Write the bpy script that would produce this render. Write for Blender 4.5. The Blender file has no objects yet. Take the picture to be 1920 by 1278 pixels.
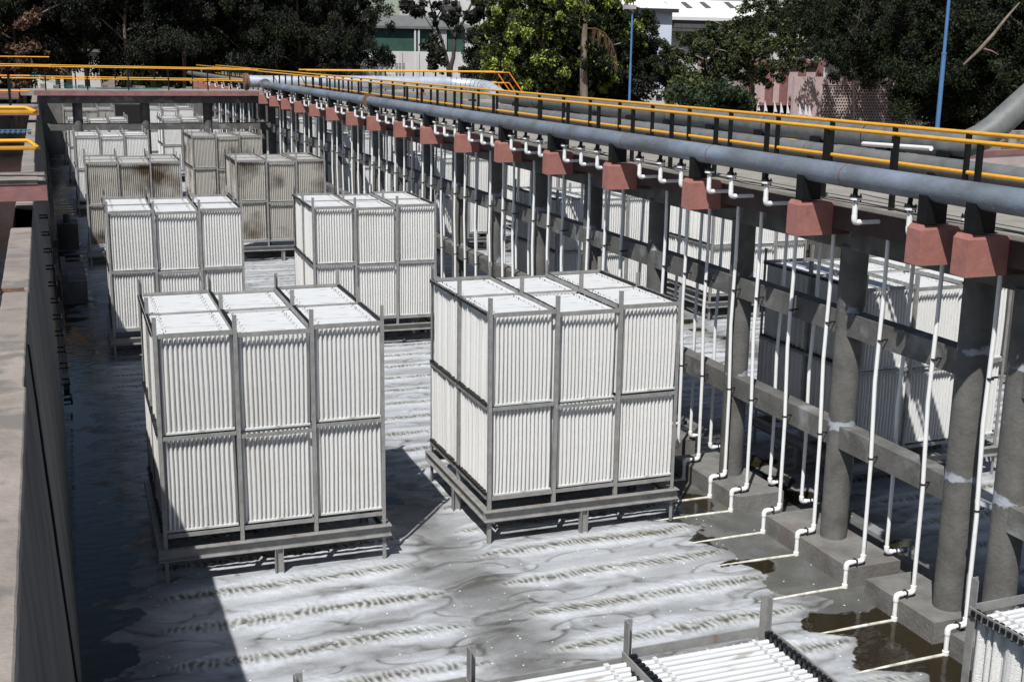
import bpy, math, random
import numpy as np
from mathutils import Vector, Matrix

scene = bpy.context.scene
C = scene.collection
rnd = random.Random(7)

# ------------------------------------------------------------------ camera
CAM = np.array([0.0, 0.0, 6.8])
F = 2301.25 / 1920.0
yaw, pitch, roll = [math.radians(a) for a in (20.7222, 13.0578, 0.7958)]
fw = np.array([math.sin(yaw) * math.cos(pitch), math.cos(yaw) * math.cos(pitch), -math.sin(pitch)])
rt0 = np.array([math.cos(yaw), -math.sin(yaw), 0.0])
up0 = np.cross(rt0, fw)
rt = math.cos(roll) * rt0 + math.sin(roll) * up0
up = -math.sin(roll) * rt0 + math.cos(roll) * up0
cd = bpy.data.cameras.new("camera")
cam = bpy.data.objects.new("camera", cd)
C.objects.link(cam)
cam.matrix_world = Matrix(((rt[0], up[0], -fw[0], CAM[0]), (rt[1], up[1], -fw[1], CAM[1]),
                           (rt[2], up[2], -fw[2], CAM[2]), (0, 0, 0, 1)))
cd.sensor_width = 36.0
cd.lens = 36.0 * F
cd.clip_start = 0.1
cd.clip_end = 3000
scene.camera = cam


def at(px, py, Y):
    """the point of the plane y = Y seen at a pixel of the 1920 wide photo"""
    d = fw + rt * (px - 960) / 2301.25 - up * (py - 639) / 2301.25
    t = Y / d[1]
    return CAM + d * t


# ------------------------------------------------------------------ light
SUN_EL, SUN_AZ = math.radians(54.8), math.radians(218.5)
w = bpy.data.worlds.new("World")
scene.world = w
w.use_nodes = True
nt = w.node_tree
bg = nt.nodes["Background"]
sky = nt.nodes.new("ShaderNodeTexSky")
sky.sky_type = 'NISHITA'
sky.sun_disc = False
sky.sun_elevation = SUN_EL
sky.sun_rotation = SUN_AZ
nt.links.new(sky.outputs[0], bg.inputs[0])
bg.inputs[1].default_value = 0.066
sl = bpy.data.lights.new("sun", 'SUN')
sl.energy = 5.0
sl.angle = math.radians(0.53)
sl.color = (1.0, 0.985, 0.955)
so = bpy.data.objects.new("sun", sl)
C.objects.link(so)
so.rotation_euler = Vector((0.44, 0.552, -1.0)).to_track_quat('-Z', 'Y').to_euler()
scene.view_settings.view_transform = 'Standard'
scene.view_settings.look = 'None'
scene.view_settings.exposure = 0.06
scene.view_settings.gamma = 1.0
scene.cycles.max_bounces = 6
scene.cycles.diffuse_bounces = 3
scene.cycles.transparent_max_bounces = 8

# ------------------------------------------------------------------ materials


def mat(name, base, rough=0.7, metal=0.0, scale=4.0, amp=0.25, tint=None, bump=0.0, bscale=40.0,
        stretch=(1, 1, 1), spots=None, spec=0.5, coord='Object', isl=0.0, stain=None):
    m = bpy.data.materials.new(name)
    m.use_nodes = True
    t = m.node_tree
    n = t.nodes
    L = t.links.new
    p = n["Principled BSDF"]
    p.inputs["Roughness"].default_value = rough
    p.inputs["Metallic"].default_value = metal
    p.inputs["Specular IOR Level"].default_value = spec
    tc = n.new("ShaderNodeTexCoord")
    mp = n.new("ShaderNodeMapping")
    mp.inputs["Scale"].default_value = stretch
    if coord == 'World':
        g = n.new("ShaderNodeNewGeometry")
        L(g.outputs["Position"], mp.inputs[0])
    else:
        L(tc.outputs["Object"], mp.inputs[0])
    nz = n.new("ShaderNodeTexNoise")
    nz.inputs["Scale"].default_value = scale
    nz.inputs["Detail"].default_value = 7
    nz.inputs["Roughness"].default_value = 0.65
    L(mp.outputs[0], nz.inputs["Vector"])
    cr = n.new("ShaderNodeValToRGB")
    e = cr.color_ramp.elements
    e[0].position, e[1].position = 0.3, 0.72
    tb = tint or base
    e[0].color = tuple(max(0, c * (1 - amp)) for c in base) + (1,)
    e[1].color = tuple(min(1, c * (1 + amp)) for c in tb) + (1,)
    L(nz.outputs[0], cr.inputs[0])
    out = cr.outputs[0]
    if spots:
        col, sc, lo, hi = spots
        n2 = n.new("ShaderNodeTexNoise")
        n2.inputs["Scale"].default_value = sc
        n2.inputs["Detail"].default_value = 5
        L(mp.outputs[0], n2.inputs["Vector"])
        mr = n.new("ShaderNodeMapRange")
        mr.inputs[1].default_value, mr.inputs[2].default_value = lo, hi
        L(n2.outputs[0], mr.inputs[0])
        mx = n.new("ShaderNodeMix")
        mx.data_type = 'RGBA'
        L(mr.outputs[0], mx.inputs[0])
        L(out, mx.inputs[6])
        mx.inputs[7].default_value = tuple(col) + (1,)
        out = mx.outputs[2]
    if stain:
        col, sc, lo, hi = stain
        gw = n.new("ShaderNodeNewGeometry")
        n4 = n.new("ShaderNodeTexNoise")
        n4.inputs["Scale"].default_value = sc
        n4.inputs["Detail"].default_value = 4
        L(gw.outputs["Position"], n4.inputs["Vector"])
        m4 = n.new("ShaderNodeMapRange")
        m4.inputs[1].default_value, m4.inputs[2].default_value = lo, hi
        L(n4.outputs[0], m4.inputs[0])
        x4 = n.new("ShaderNodeMix")
        x4.data_type = 'RGBA'
        L(m4.outputs[0], x4.inputs[0])
        L(out, x4.inputs[6])
        x4.inputs[7].default_value = tuple(col) + (1,)
        out = x4.outputs[2]
    if isl:
        g2 = n.new("ShaderNodeNewGeometry")
        hs = n.new("ShaderNodeHueSaturation")
        ma = n.new("ShaderNodeMapRange")
        ma.inputs[3].default_value, ma.inputs[4].default_value = 1 - isl, 1 + isl
        L(g2.outputs["Random Per Island"], ma.inputs[0])
        L(ma.outputs[0], hs.inputs["Value"])
        L(out, hs.inputs["Color"])
        out = hs.outputs[0]
    L(out, p.inputs["Base Color"])
    if bump:
        n3 = n.new("ShaderNodeTexNoise")
        n3.inputs["Scale"].default_value = bscale
        n3.inputs["Detail"].default_value = 6
        L(mp.outputs[0], n3.inputs["Vector"])
        b = n.new("ShaderNodeBump")
        b.inputs["Strength"].default_value = bump
        b.inputs["Distance"].default_value = 0.02
        L(n3.outputs[0], b.inputs["Height"])
        L(b.outputs[0], p.inputs["Normal"])
    return m


M = {}
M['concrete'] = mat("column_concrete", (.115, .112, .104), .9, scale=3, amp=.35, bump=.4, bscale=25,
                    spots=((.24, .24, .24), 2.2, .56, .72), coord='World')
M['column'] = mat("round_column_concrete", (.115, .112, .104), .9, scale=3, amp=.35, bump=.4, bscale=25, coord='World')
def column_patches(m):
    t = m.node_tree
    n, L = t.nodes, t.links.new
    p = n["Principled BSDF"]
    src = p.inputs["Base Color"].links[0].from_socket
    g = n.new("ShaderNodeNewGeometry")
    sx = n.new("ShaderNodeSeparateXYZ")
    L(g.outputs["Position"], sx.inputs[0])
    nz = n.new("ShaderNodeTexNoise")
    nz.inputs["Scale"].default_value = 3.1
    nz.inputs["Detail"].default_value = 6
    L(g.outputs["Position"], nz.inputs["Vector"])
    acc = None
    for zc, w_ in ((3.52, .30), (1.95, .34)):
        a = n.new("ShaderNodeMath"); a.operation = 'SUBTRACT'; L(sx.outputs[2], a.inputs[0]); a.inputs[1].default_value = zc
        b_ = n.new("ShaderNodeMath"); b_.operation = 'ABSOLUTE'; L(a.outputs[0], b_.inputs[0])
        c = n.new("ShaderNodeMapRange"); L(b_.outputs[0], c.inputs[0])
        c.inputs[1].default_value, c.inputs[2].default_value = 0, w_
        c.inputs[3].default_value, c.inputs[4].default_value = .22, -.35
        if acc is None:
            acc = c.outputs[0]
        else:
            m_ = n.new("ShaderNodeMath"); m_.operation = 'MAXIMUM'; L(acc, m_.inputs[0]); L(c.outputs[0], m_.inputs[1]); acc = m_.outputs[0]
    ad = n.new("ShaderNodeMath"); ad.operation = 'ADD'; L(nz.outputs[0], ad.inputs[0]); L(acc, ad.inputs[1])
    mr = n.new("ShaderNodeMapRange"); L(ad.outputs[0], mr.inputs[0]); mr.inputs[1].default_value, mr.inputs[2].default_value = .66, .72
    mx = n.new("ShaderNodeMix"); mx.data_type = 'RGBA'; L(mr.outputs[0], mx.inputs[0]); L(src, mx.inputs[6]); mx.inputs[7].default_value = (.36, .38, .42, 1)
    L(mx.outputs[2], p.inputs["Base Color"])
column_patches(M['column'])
M['concrete_stained'] = mat("plinth_concrete", (.165, .16, .15), .9, scale=2.5, amp=.35, bump=.5, bscale=18,
                            spots=((.14, .115, .10), 1.6, .55, .75), coord='World')
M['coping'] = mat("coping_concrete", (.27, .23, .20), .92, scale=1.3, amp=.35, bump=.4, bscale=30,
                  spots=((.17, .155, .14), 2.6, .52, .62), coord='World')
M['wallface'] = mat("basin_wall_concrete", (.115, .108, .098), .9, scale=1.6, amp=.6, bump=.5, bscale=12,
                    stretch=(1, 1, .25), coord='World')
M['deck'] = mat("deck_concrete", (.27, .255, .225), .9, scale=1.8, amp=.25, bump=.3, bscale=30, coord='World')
M['red'] = mat("terracotta_paint", (.34, .145, .12), .75, scale=5, amp=.14, bump=.35, bscale=14,
               spots=((.23, .11, .09), 7, .62, .75), coord='World')
M['redband'] = mat("faded_red_paint", (.25, .12, .115), .8, scale=3, amp=.25, bump=.3, bscale=14, coord='World')
M['pink'] = mat("pale_pink_paint", (.50, .385, .38), .8, scale=1.5, amp=.12, coord='World')
M['bluepipe'] = mat("weathered_blue_grey_pipe", (.145, .155, .165), .5, scale=1.7, amp=.30, tint=(.17, .205, .26),
                    bump=.25, bscale=45, stretch=(1, .55, 1), spots=((.33, .34, .35), 22, .66, .74), coord='World')
M['greypipe'] = mat("weathered_grey_pipe", (.145, .15, .148), .55, scale=3, amp=.3, bump=.2, bscale=30, coord='World',
                    spots=((.12, .12, .115), 6, .6, .7))
M['silver'] = mat("galvanised_pipe_sheet", (.62, .66, .70), .35, metal=.45, scale=3, amp=.2, coord='World')
M['rust'] = mat("rusty_steel", (.16, .09, .055), .85, scale=20, amp=.5)
M['black'] = mat("black_painted_steel", (.006, .006, .0065), .55, scale=10, amp=.4, spec=.3)
M['yellow'] = mat("yellow_painted_tube", (.76, .37, .03), .4, scale=9, amp=.12, spots=((.5, .22, .03), 14, .68, .8))
M['orange'] = mat("orange_painted_tube", (.78, .25, .03), .4, scale=9, amp=.12)
M['pvc'] = mat("white_pvc", (.82, .82, .81), .35, scale=6, amp=.06, coord='World', spots=((.62, .61, .58), 6, .6, .8))
M['wetpvc'] = mat("slimed_pvc", (.62, .61, .54), .3, scale=9, amp=.3, coord='World', spots=((.30, .25, .12), 7, .5, .75))
M['cap'] = mat("grey_end_cap", (.13, .15, .18), .5)
M['clamp'] = mat("dark_pipe_clamp", (.02, .02, .02), .5)
M['frame'] = mat("dull_galvanised_angle", (.27, .265, .255), .55, metal=.1, scale=6, amp=.28, bump=.1, bscale=50,
                 spots=((.26, .15, .085), 7, .64, .76))
M['net'] = mat("white_woven_media", (.80, .795, .775), .95, scale=60, amp=.08, bump=.7, bscale=150,
               spots=((.78, .77, .75), 90, .52, .70), spec=.15, stain=((.74, .71, .66), 1.1, .60, .85))
M['netgrey'] = mat("greyed_woven_media", (.50, .475, .435), .95, scale=50, amp=.14, bump=.5, bscale=130, stain=((.10, .075, .05), .85, .50, .68),
                   spots=((.40, .38, .34), 60, .5, .62), spec=.15)
M['plank'] = mat("white_rod_cover", (.60, .605, .605), .7, scale=7, amp=.10, stretch=(.5, 2.5, 1),
                 spots=((.36, .34, .31), 5.5, .64, .70))
M['plankgrey'] = mat("greyed_rod_cover", (.40, .39, .37), .7, scale=5, amp=.15, stretch=(.4, 3, 1),
                     spots=((.38, .36, .33), 3.2, .58, .7))
M['endcap'] = mat("black_rod_holder", (.010, .010, .011), .4)
M['crack'] = mat("dark_joint", (.008, .008, .008), .9)
M['leafdark'] = mat("dark_grey_green_leaf", (.025, .028, .022), .7, scale=.5, amp=.5, isl=.75, coord='World', spec=.10,
                    spots=((.040, .036, .026), .35, .55, .7))
M['leafpine'] = mat("dark_green_leaf", (.020, .027, .013), .7, scale=.5, amp=.5, isl=.7, coord='World', spec=.08)
M['leafmid'] = mat("mid_green_leaf", (.052, .066, .024), .6, scale=.6, amp=.5, isl=.7, coord='World', spec=.15)
M['leafbush'] = mat("bush_green_leaf", (.03, .045, .02), .5, scale=.8, amp=.5, isl=.6, coord='World', spec=.25)
M['leafbright'] = mat("bright_green_leaf", (.22, .27, .05), .6, scale=.6, amp=.35, isl=.5, coord='World', spec=.3)
M['leafdry'] = mat("dry_brown_leaf", (.11, .06, .035), .8, scale=.6, amp=.35, isl=.5, coord='World')
M['bark'] = mat("grey_brown_bark", (.16, .13, .10), .95, scale=3, amp=.5, bump=.6, bscale=8, coord='World',
                stretch=(1, 1, .3))
M['darkbark'] = mat("dark_bark", (.05, .04, .033), .95, scale=3, amp=.5, bump=.6, bscale=8, coord='World')
M['palebark'] = mat("pale_peeling_bark", (.22, .17, .135), .95, scale=1.5, amp=.5, bump=.5, bscale=8, coord='World',
                    stretch=(1, 1, .4))
M['ground'] = mat("dusty_ground", (.17, .14, .11), .95, scale=.3, amp=.4, bump=.3, bscale=3, coord='World')
M['apron'] = mat("apron_concrete", (.30, .285, .25), .95, scale=.8, amp=.3, bump=.4, bscale=14, coord='World',
                 spots=((.16, .15, .13), 2.5, .52, .65))
M['rubble'] = mat("crumbling_masonry", (.24, .225, .20), .95, scale=1.6, amp=.4, bump=1.0, bscale=9, coord='World',
                  spots=((.08, .075, .065), 2.6, .52, .6))
M['whitewall'] = mat("white_limewashed_wall", (.62, .61, .60), .9, scale=.4, amp=.12, coord='World',
                     spots=((.46, .45, .44), .8, .6, .75))
M['bluewall'] = mat("pale_blue_white_wall", (.62, .67, .76), .9, scale=.4, amp=.08, coord='World')
M['roof'] = mat("white_sheet_roof", (.72, .71, .68), .7, scale=.5, amp=.06, coord='World')
M['darkroof'] = mat("dark_roof_slot", (.09, .09, .085), .8)
M['greyroof'] = mat("grey_sheet_roof", (.15, .15, .145), .8, scale=1.5, amp=.25, coord='World')
M['greennet'] = mat("green_shade_net", (.035, .085, .065), .9, scale=.8, amp=.3, coord='World')
M['navy'] = mat("navy_trim", (.03, .04, .06), .6)
M['bluepole'] = mat("blue_painted_pole", (.08, .18, .37), .45, scale=3, amp=.15, coord='World')
M['lamp'] = mat("lamp_housing", (.35, .35, .34), .5)
M['bluemesh'] = mat("blue_grating_paint", (.07, .17, .27), .5, scale=20, amp=.2)
M['rope'] = mat("teal_hose", (.04, .19, .16), .6, scale=8, amp=.25)
M['cable'] = mat("black_cable", (.02, .02, .022), .6)
M['flag'] = mat("white_flag_cloth", (.75, .76, .82), .8)
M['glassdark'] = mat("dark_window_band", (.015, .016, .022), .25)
M['darkwater'] = mat("channel_water", (.008, .010, .013), .12, scale=1.2, amp=.6, bump=.1, bscale=2,
                     spots=((.035, .022, .012), 2.2, .58, .68), coord='World')
M['jali'] = mat("pink_grey_screen_block", (.46, .37, .35), .85, scale=1.5, amp=.25, coord='World')
M['greenmoss'] = mat("algae_green", (.06, .07, .03), .6)

# ------------------------------------------------------------------ mesh helpers


class MB:
    def __init__(s):
        s.v, s.f, s.sm, s.mi = [], [], [], []
        s.m = 0

    def add(s, vs, fs, smooth=False):
        o = len(s.v)
        s.v += [tuple(map(float, p)) for p in vs]
        for f in fs:
            s.f.append([o + i for i in f])
            s.sm.append(smooth)
            s.mi.append(s.m)
        return s

    def box(s, a, b):
        (x0, y0, z0), (x1, y1, z1) = a, b
        vs = [(x0, y0, z0), (x1, y0, z0), (x1, y1, z0), (x0, y1, z0), (x0, y0, z1), (x1, y0, z1), (x1, y1, z1), (x0, y1, z1)]
        return s.add(vs, [(0, 3, 2, 1), (4, 5, 6, 7), (0, 1, 5, 4), (1, 2, 6, 5), (2, 3, 7, 6), (3, 0, 4, 7)])

    def cyl(s, p, q, r, n=10, r2=None, caps=True):
        p, q = np.array(p, float), np.array(q, float)
        d = q - p
        d /= np.linalg.norm(d)
        a = np.cross(d, (0, 0, 1.0) if abs(d[2]) < .9 else (1.0, 0, 0))
        a /= np.linalg.norm(a)
        b = np.cross(d, a)
        r2 = r if r2 is None else r2
        vs = []
        for c, rr in ((p, r), (q, r2)):
            for i in range(n):
                t = 2 * math.pi * i / n
                vs.append(c + (a * math.cos(t) + b * math.sin(t)) * rr)
        s.add(vs, [(i, (i + 1) % n, n + (i + 1) % n, n + i) for i in range(n)], True)
        if caps:
            s.add(vs, [tuple(range(n))[::-1], tuple(range(n, 2 * n))])
        return s

    def tube(s, pts, r, n=8, caps=True):
        """swept tube; r a number or one radius per point"""
        pts = [np.array(p, float) for p in pts]
        k = len(pts)
        rs = [r] * k if np.isscalar(r) else list(r)
        T = []
        for i in range(k):
            d = pts[min(i + 1, k - 1)] - pts[max(i - 1, 0)]
            T.append(d / (np.linalg.norm(d) + 1e-9))
        a = np.cross(T[0], (0, 0, 1.0) if abs(T[0][2]) < .9 else (1.0, 0, 0))
        a /= np.linalg.norm(a)
        vs = []
        for i in range(k):
            a = a - T[i] * (a @ T[i])
            a /= np.linalg.norm(a)
            b = np.cross(T[i], a)
            for j in range(n):
                t = 2 * math.pi * j / n
                vs.append(pts[i] + (a * math.cos(t) + b * math.sin(t)) * rs[i])
        fs = [(i * n + j, i * n + (j + 1) % n, (i + 1) * n + (j + 1) % n, (i + 1) * n + j) for i in range(k - 1) for j in range(n)]
        s.add(vs, fs, True)
        if caps:
            s.add(vs, [tuple(range(n))[::-1], tuple(range((k - 1) * n, k * n))])
        return s

    def mesh(s, name, mats, off=(0, 0, 0)):
        me = bpy.data.meshes.new(name)
        o = off
        me.from_pydata([(v[0] - o[0], v[1] - o[1], v[2] - o[2]) for v in s.v], [], s.f)
        me.polygons.foreach_set("use_smooth", s.sm)
        me.polygons.foreach_set("material_index", s.mi)
        for m in (mats if isinstance(mats, (list, tuple)) else [mats]):
            me.materials.append(m)
        me.update()
        return me

    def build(s, name, mats, parent=None, off=None, loc=None):
        """world-coordinate geometry; parent's location is taken off"""
        if off is None:
            off = world_loc(parent) if parent is not None else (loc or (0, 0, 0))
        ob = bpy.data.objects.new(name, s.mesh(name, mats, off))
        C.objects.link(ob)
        if parent is not None:
            ob.parent = parent
        elif loc:
            ob.location = loc
        return ob


def world_loc(o):
    p = Vector((0, 0, 0))
    while o is not None:
        p = p + o.location
        o = o.parent
    return tuple(p)


def thing(name, loc, label, cat, group=None):
    o = bpy.data.objects.new(name, None)
    C.objects.link(o)
    o.location = loc
    o.empty_display_size = .2
    return tag(o, label, cat, group)


def tag(o, label, cat, group=None, kind=None):
    o['label'] = label
    o['category'] = cat
    if group:
        o['group'] = group
    if kind:
        o['kind'] = kind
    return o


def struct(o):
    o['kind'] = 'structure'
    return o


KIDS = {}


def copy_tree(o, parent=None, fn=None):
    c = o.copy()
    C.objects.link(c)
    c.parent = parent
    if fn:
        fn(c, o)
    for ch in [x for x in KIDS[o.name]]:
        copy_tree(ch, c, fn)
    return c


def index_kids():
    KIDS.clear()
    for o in bpy.data.objects:
        KIDS.setdefault(o.name, [])
        if o.parent:
            KIDS.setdefault(o.parent.name, []).append(o)


def arc(c, a, b, r0, t0, t1, n=6):
    """points c + r0*(a cos t + b sin t)"""
    c, a, b = np.array(c, float), np.array(a, float), np.array(b, float)
    return [c + r0 * (a * math.cos(t) + b * math.sin(t)) for t in np.linspace(t0, t1, n)]


ORD = ['nearest', 'second', 'third', 'fourth', 'fifth', 'sixth', 'seventh', 'eighth', 'ninth', 'tenth', 'eleventh',
       'twelfth', 'thirteenth', 'fourteenth', 'fifteenth', 'sixteenth', 'seventeenth', 'eighteenth', 'nineteenth',
       'twentieth'] + ['twenty-' + s for s in ('first', 'second', 'third', 'fourth', 'fifth', 'sixth', 'seventh',
                                               'eighth', 'ninth')] + ['thirtieth'] + \
      ['thirty-' + s for s in ('first', 'second', 'third', 'fourth', 'fifth', 'sixth', 'seventh', 'eighth', 'ninth')] + \
      ['fortieth'] + ['forty-' + s for s in ('first', 'second', 'third', 'fourth', 'fifth', 'sixth', 'seventh', 'eighth', 'ninth')] + \
      ['fiftieth'] + ['fifty-' + s for s in ('first', 'second', 'third', 'fourth', 'fifth', 'sixth', 'seventh', 'eighth', 'ninth')]

# ------------------------------------------------------------------ noise for the water sheet
_rs = np.random.RandomState(3)
_tab = _rs.rand(256, 256)


def vnoise(x, y):
    xi, yi = np.floor(x).astype(int), np.floor(y).astype(int)
    fx, fy = x - xi, y - yi
    fx, fy = fx * fx * (3 - 2 * fx), fy * fy * (3 - 2 * fy)
    g = lambda a, b: _tab[a & 255, b & 255]
    return (g(xi, yi) * (1 - fx) + g(xi + 1, yi) * fx) * (1 - fy) + (g(xi, yi + 1) * (1 - fx) + g(xi + 1, yi + 1) * fx) * fy


def fbm(x, y, o=4):
    s, a, t = 0, .5, 0
    for i in range(o):
        s = s + a * vnoise(x * 2 ** i + 17.3 * i, y * 2 ** i + 9.1 * i)
        t += a
        a *= .5
    return s / t


def sstep(a, b, x):
    t = np.clip((x - a) / (b - a), 0, 1)
    return t * t * (3 - 2 * t)


PODS = [(0.80, 4.55), (5.12, 8.85), (11.6, 15.3), (15.9, 19.5)]


def foam(x, y):
    """foam cover 0..1, brightness 0..1, height, warm tint"""
    # slow swirl
    q1 = fbm(x * .55 + 3, y * .55, 3) - .5
    q2 = fbm(x * .55 + 40, y * .55 + 13, 3) - .5
    wx = x + .9 * q1 + .16 * (fbm(x * 3, y * 3) - .5)
    wy = y + .9 * q2 + .12 * (fbm(x * 3 + 9, y * 3 + 4) - .5)
    sw = y + .16 * (fbm(x * .55 + 2, y * .15 + 4, 2) - .5)
    k = np.round((sw - 15.1) / .97)
    d = sw - (15.1 + .97 * k)
    core = np.zeros_like(x)
    sheet = np.zeros_like(x)
    tipd = np.full_like(x, -9.0)
    edge_n = .55 * (fbm(x * 1.6, y * 1.6 + 31, 4) - .5) + .16 * (fbm(x * 6, y * 6, 3) - .5)
    for pi_, (a, b) in enumerate(PODS):
        e1 = .5 * (vnoise(k * 3.7 + pi_ * 9, k * 0 + .5) - .5)
        e2 = .7 * (vnoise(k * 2.9 + pi_ * 5, k * 0 + 7.5) - .5)
        aa, bb = a + .02 + e1 * .5, b - .05 + e2 * .5
        inn = np.minimum(x - aa, bb - x)
        tipd = np.maximum(tipd, inn)
        core = np.maximum(core, sstep(-.10, .30, inn + .5 * edge_n))
        # foam tongues reach past the ends of every row and fall back between them
        lobe = (.06 + .34 * vnoise(k * 5.3 + pi_, k * 0 + 3.5)) * np.cos(d / .97 * 2 * math.pi) + edge_n * 2.0
        outr = np.minimum(x - (a - .28), (b + .05 - (.22 if pi_ == 1 else 0)) - x) + lobe
        sheet = np.maximum(sheet, sstep(-.025, .025, outr))
    tap = sstep(-.05, .7, tipd)
    n_w = fbm(x * .8 + k * 5, k * 2.1, 3)
    wd = (.17 + .27 * n_w) * (.25 + .75 * tap)
    ed = d + .07 * (fbm(x * 1.7, y * 1.7, 3) - .5) + .035 * (fbm(x * 7, y * 7, 3) - .5)
    up_, dn_ = wd * (.7 + .8 * vnoise(x * .9 + 3, k * 1.7)), wd * (.6 + .7 * vnoise(x * .8 + 30, k * 1.3))
    side_ = np.where(ed > 0, ed / up_, -ed / dn_)
    band = core * (1 - sstep(.45, 1.25, side_ + .35 * (fbm(x * 4, y * 9, 4) - .5)))
    wisp = fbm(x * 1.6, y * 7 + 3 * q1, 5)
    # film: swirled, streaky along the rows with thin dark boundaries
    f1 = fbm(wx * .9, wy * 1.7, 5)
    f2 = fbm(wx * 2.1 + 4, wy * 5.2 + 11, 5)
    vein = np.abs(fbm(wx * .8 + 9, wy * 1.5 + 2, 4) - .5)
    vein2 = np.abs(fbm(wx * 1.5 + 19, wy * 2.8 + 5, 4) - .5)
    film = .58 + .36 * (f1 - .5) + .30 * (f2 - .5) - .11 * np.exp(-(vein / .035) ** 2) - .06 * np.exp(-(vein / .010) ** 2) - .07 * np.exp(-(vein2 / .022) ** 2) + .06 * np.exp(-((vein - .07) / .03) ** 2)
    # pale drifting ovals, some only
    ph = .37 * (k % 3)
    cx = np.floor(wx / 1.45 + ph)
    ox = (wx / 1.45 + ph - cx - .5) * 1.45 + .25 * (vnoise(cx * 3.3, k * 5.1) - .5)
    on = (vnoise(cx * 5.1 + 2, k * 3.3 + 8) > .50)
    ow = .36 + .18 * vnoise(cx * 2.3, k * 1.9)
    el = (ox / ow) ** 2 + ((np.abs(d + .05 * q1) - .47) / (.16 + .07 * vnoise(cx * 1.3 + 7, k))) ** 2 + .35 * (fbm(x * 3, y * 3) - .5)
    film = film + core * on * (.10 * (1 - sstep(.8, 1.0, el)) - .22 * np.exp(-((el - 1.08) / .15) ** 2))
    skirt = core * np.exp(-(ed / .34) ** 2)
    film = film + skirt * (.05 + .20 * (wisp - .45))
    bright = film + (np.maximum(film, .92 + .25 * (f2 - .5) + .25 * (wisp - .5)) - film) * band
    # dimples where the bubbles break, slanting across the lane
    lane_w = (.070 + .060 * vnoise(x * 1.3, k * 3.0)) * (.5 + .5 * tap)
    lane = np.exp(-((ed - .012 * np.sin(x * 3 + k)) / lane_w) ** 2)
    u = x * 11.5 + d * 9.0 * (vnoise(x * .7, k * 2.0) - .2) + 1.6 * vnoise(x * 2.6, k * 1.1) + .8 * vnoise(x * 9, y * 9)
    pick = vnoise(np.floor(u) * 3.1, k * 4.3 + np.floor((ed + .5) / .07) * 2.7)
    fr = np.abs(u - np.floor(u) - .5) * 2
    dots = (1 - sstep(.20, .85, fr)) * sstep(.05, .6, pick)
    dots2 = sstep(.50, .68, fbm(x * 9, y * 13, 3))
    hole = core * lane * np.clip(1.0 * dots + .9 * dots2 * vnoise(x * 2, k), 0, 1)
    warm = core * np.exp(-(ed / .12) ** 2) * (.4 + .6 * vnoise(x * 1.4, k * 2.2))
    bright = bright * (1 - .46 * hole) - .24 * warm * band + .16 * warm * (fr - .55) * (.4 + vnoise(x * 2, k * 2))
    # thin scum outside the rows, with sharp edged open water
    g1 = fbm(wx * .50 + 3, wy * .62 + 20, 5) + .10 * (fbm(wx * 3, wy * 3, 4) - .5)
    far = sstep(18, 30, y)
    midw = (x > 3.5) & (x < 6.0)
    scum = np.where(x < 1.7, 0, np.where(midw, sstep(.27, .285, g1 + .08 * far), sstep(.585, .597, g1 + .06 * far)))
    side = x > 8.0
    fade = 1 - sstep(-.35, .55, tipd + .9 * edge_n)
    bright = bright - (.17 + .10 * (f1 - .3)) * fade
    bright = np.where(side & (sheet < .5), .27 + .26 * (fbm(wx * 2.4, wy * 2.4, 4) - .5), bright)
    cover = np.maximum(sheet * (1 - .25 * (x < 1.5) * (1 - core)), scum * .92)
    lw = .14 * sstep(.60, .64, fbm(x * 2.2, y * 4.5, 5)) * (x < 1.7)
    cover = np.maximum(cover, lw)
    cover = cover * (1 - .25 * hole)
    h = band * .030 * (fbm(x * 15, y * 15, 3) - .5) + .030 * band * (1 - .5 * np.clip(np.abs(ed) / .3, 0, 1)) - .014 * hole + .008 * (fbm(x * 12, y * 12, 3) - .5) * core + .01 * (f2 - .5) * core
    return np.clip(cover, 0, 1), np.clip(bright, 0, 1), h, np.clip(warm, 0, 1)


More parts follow.
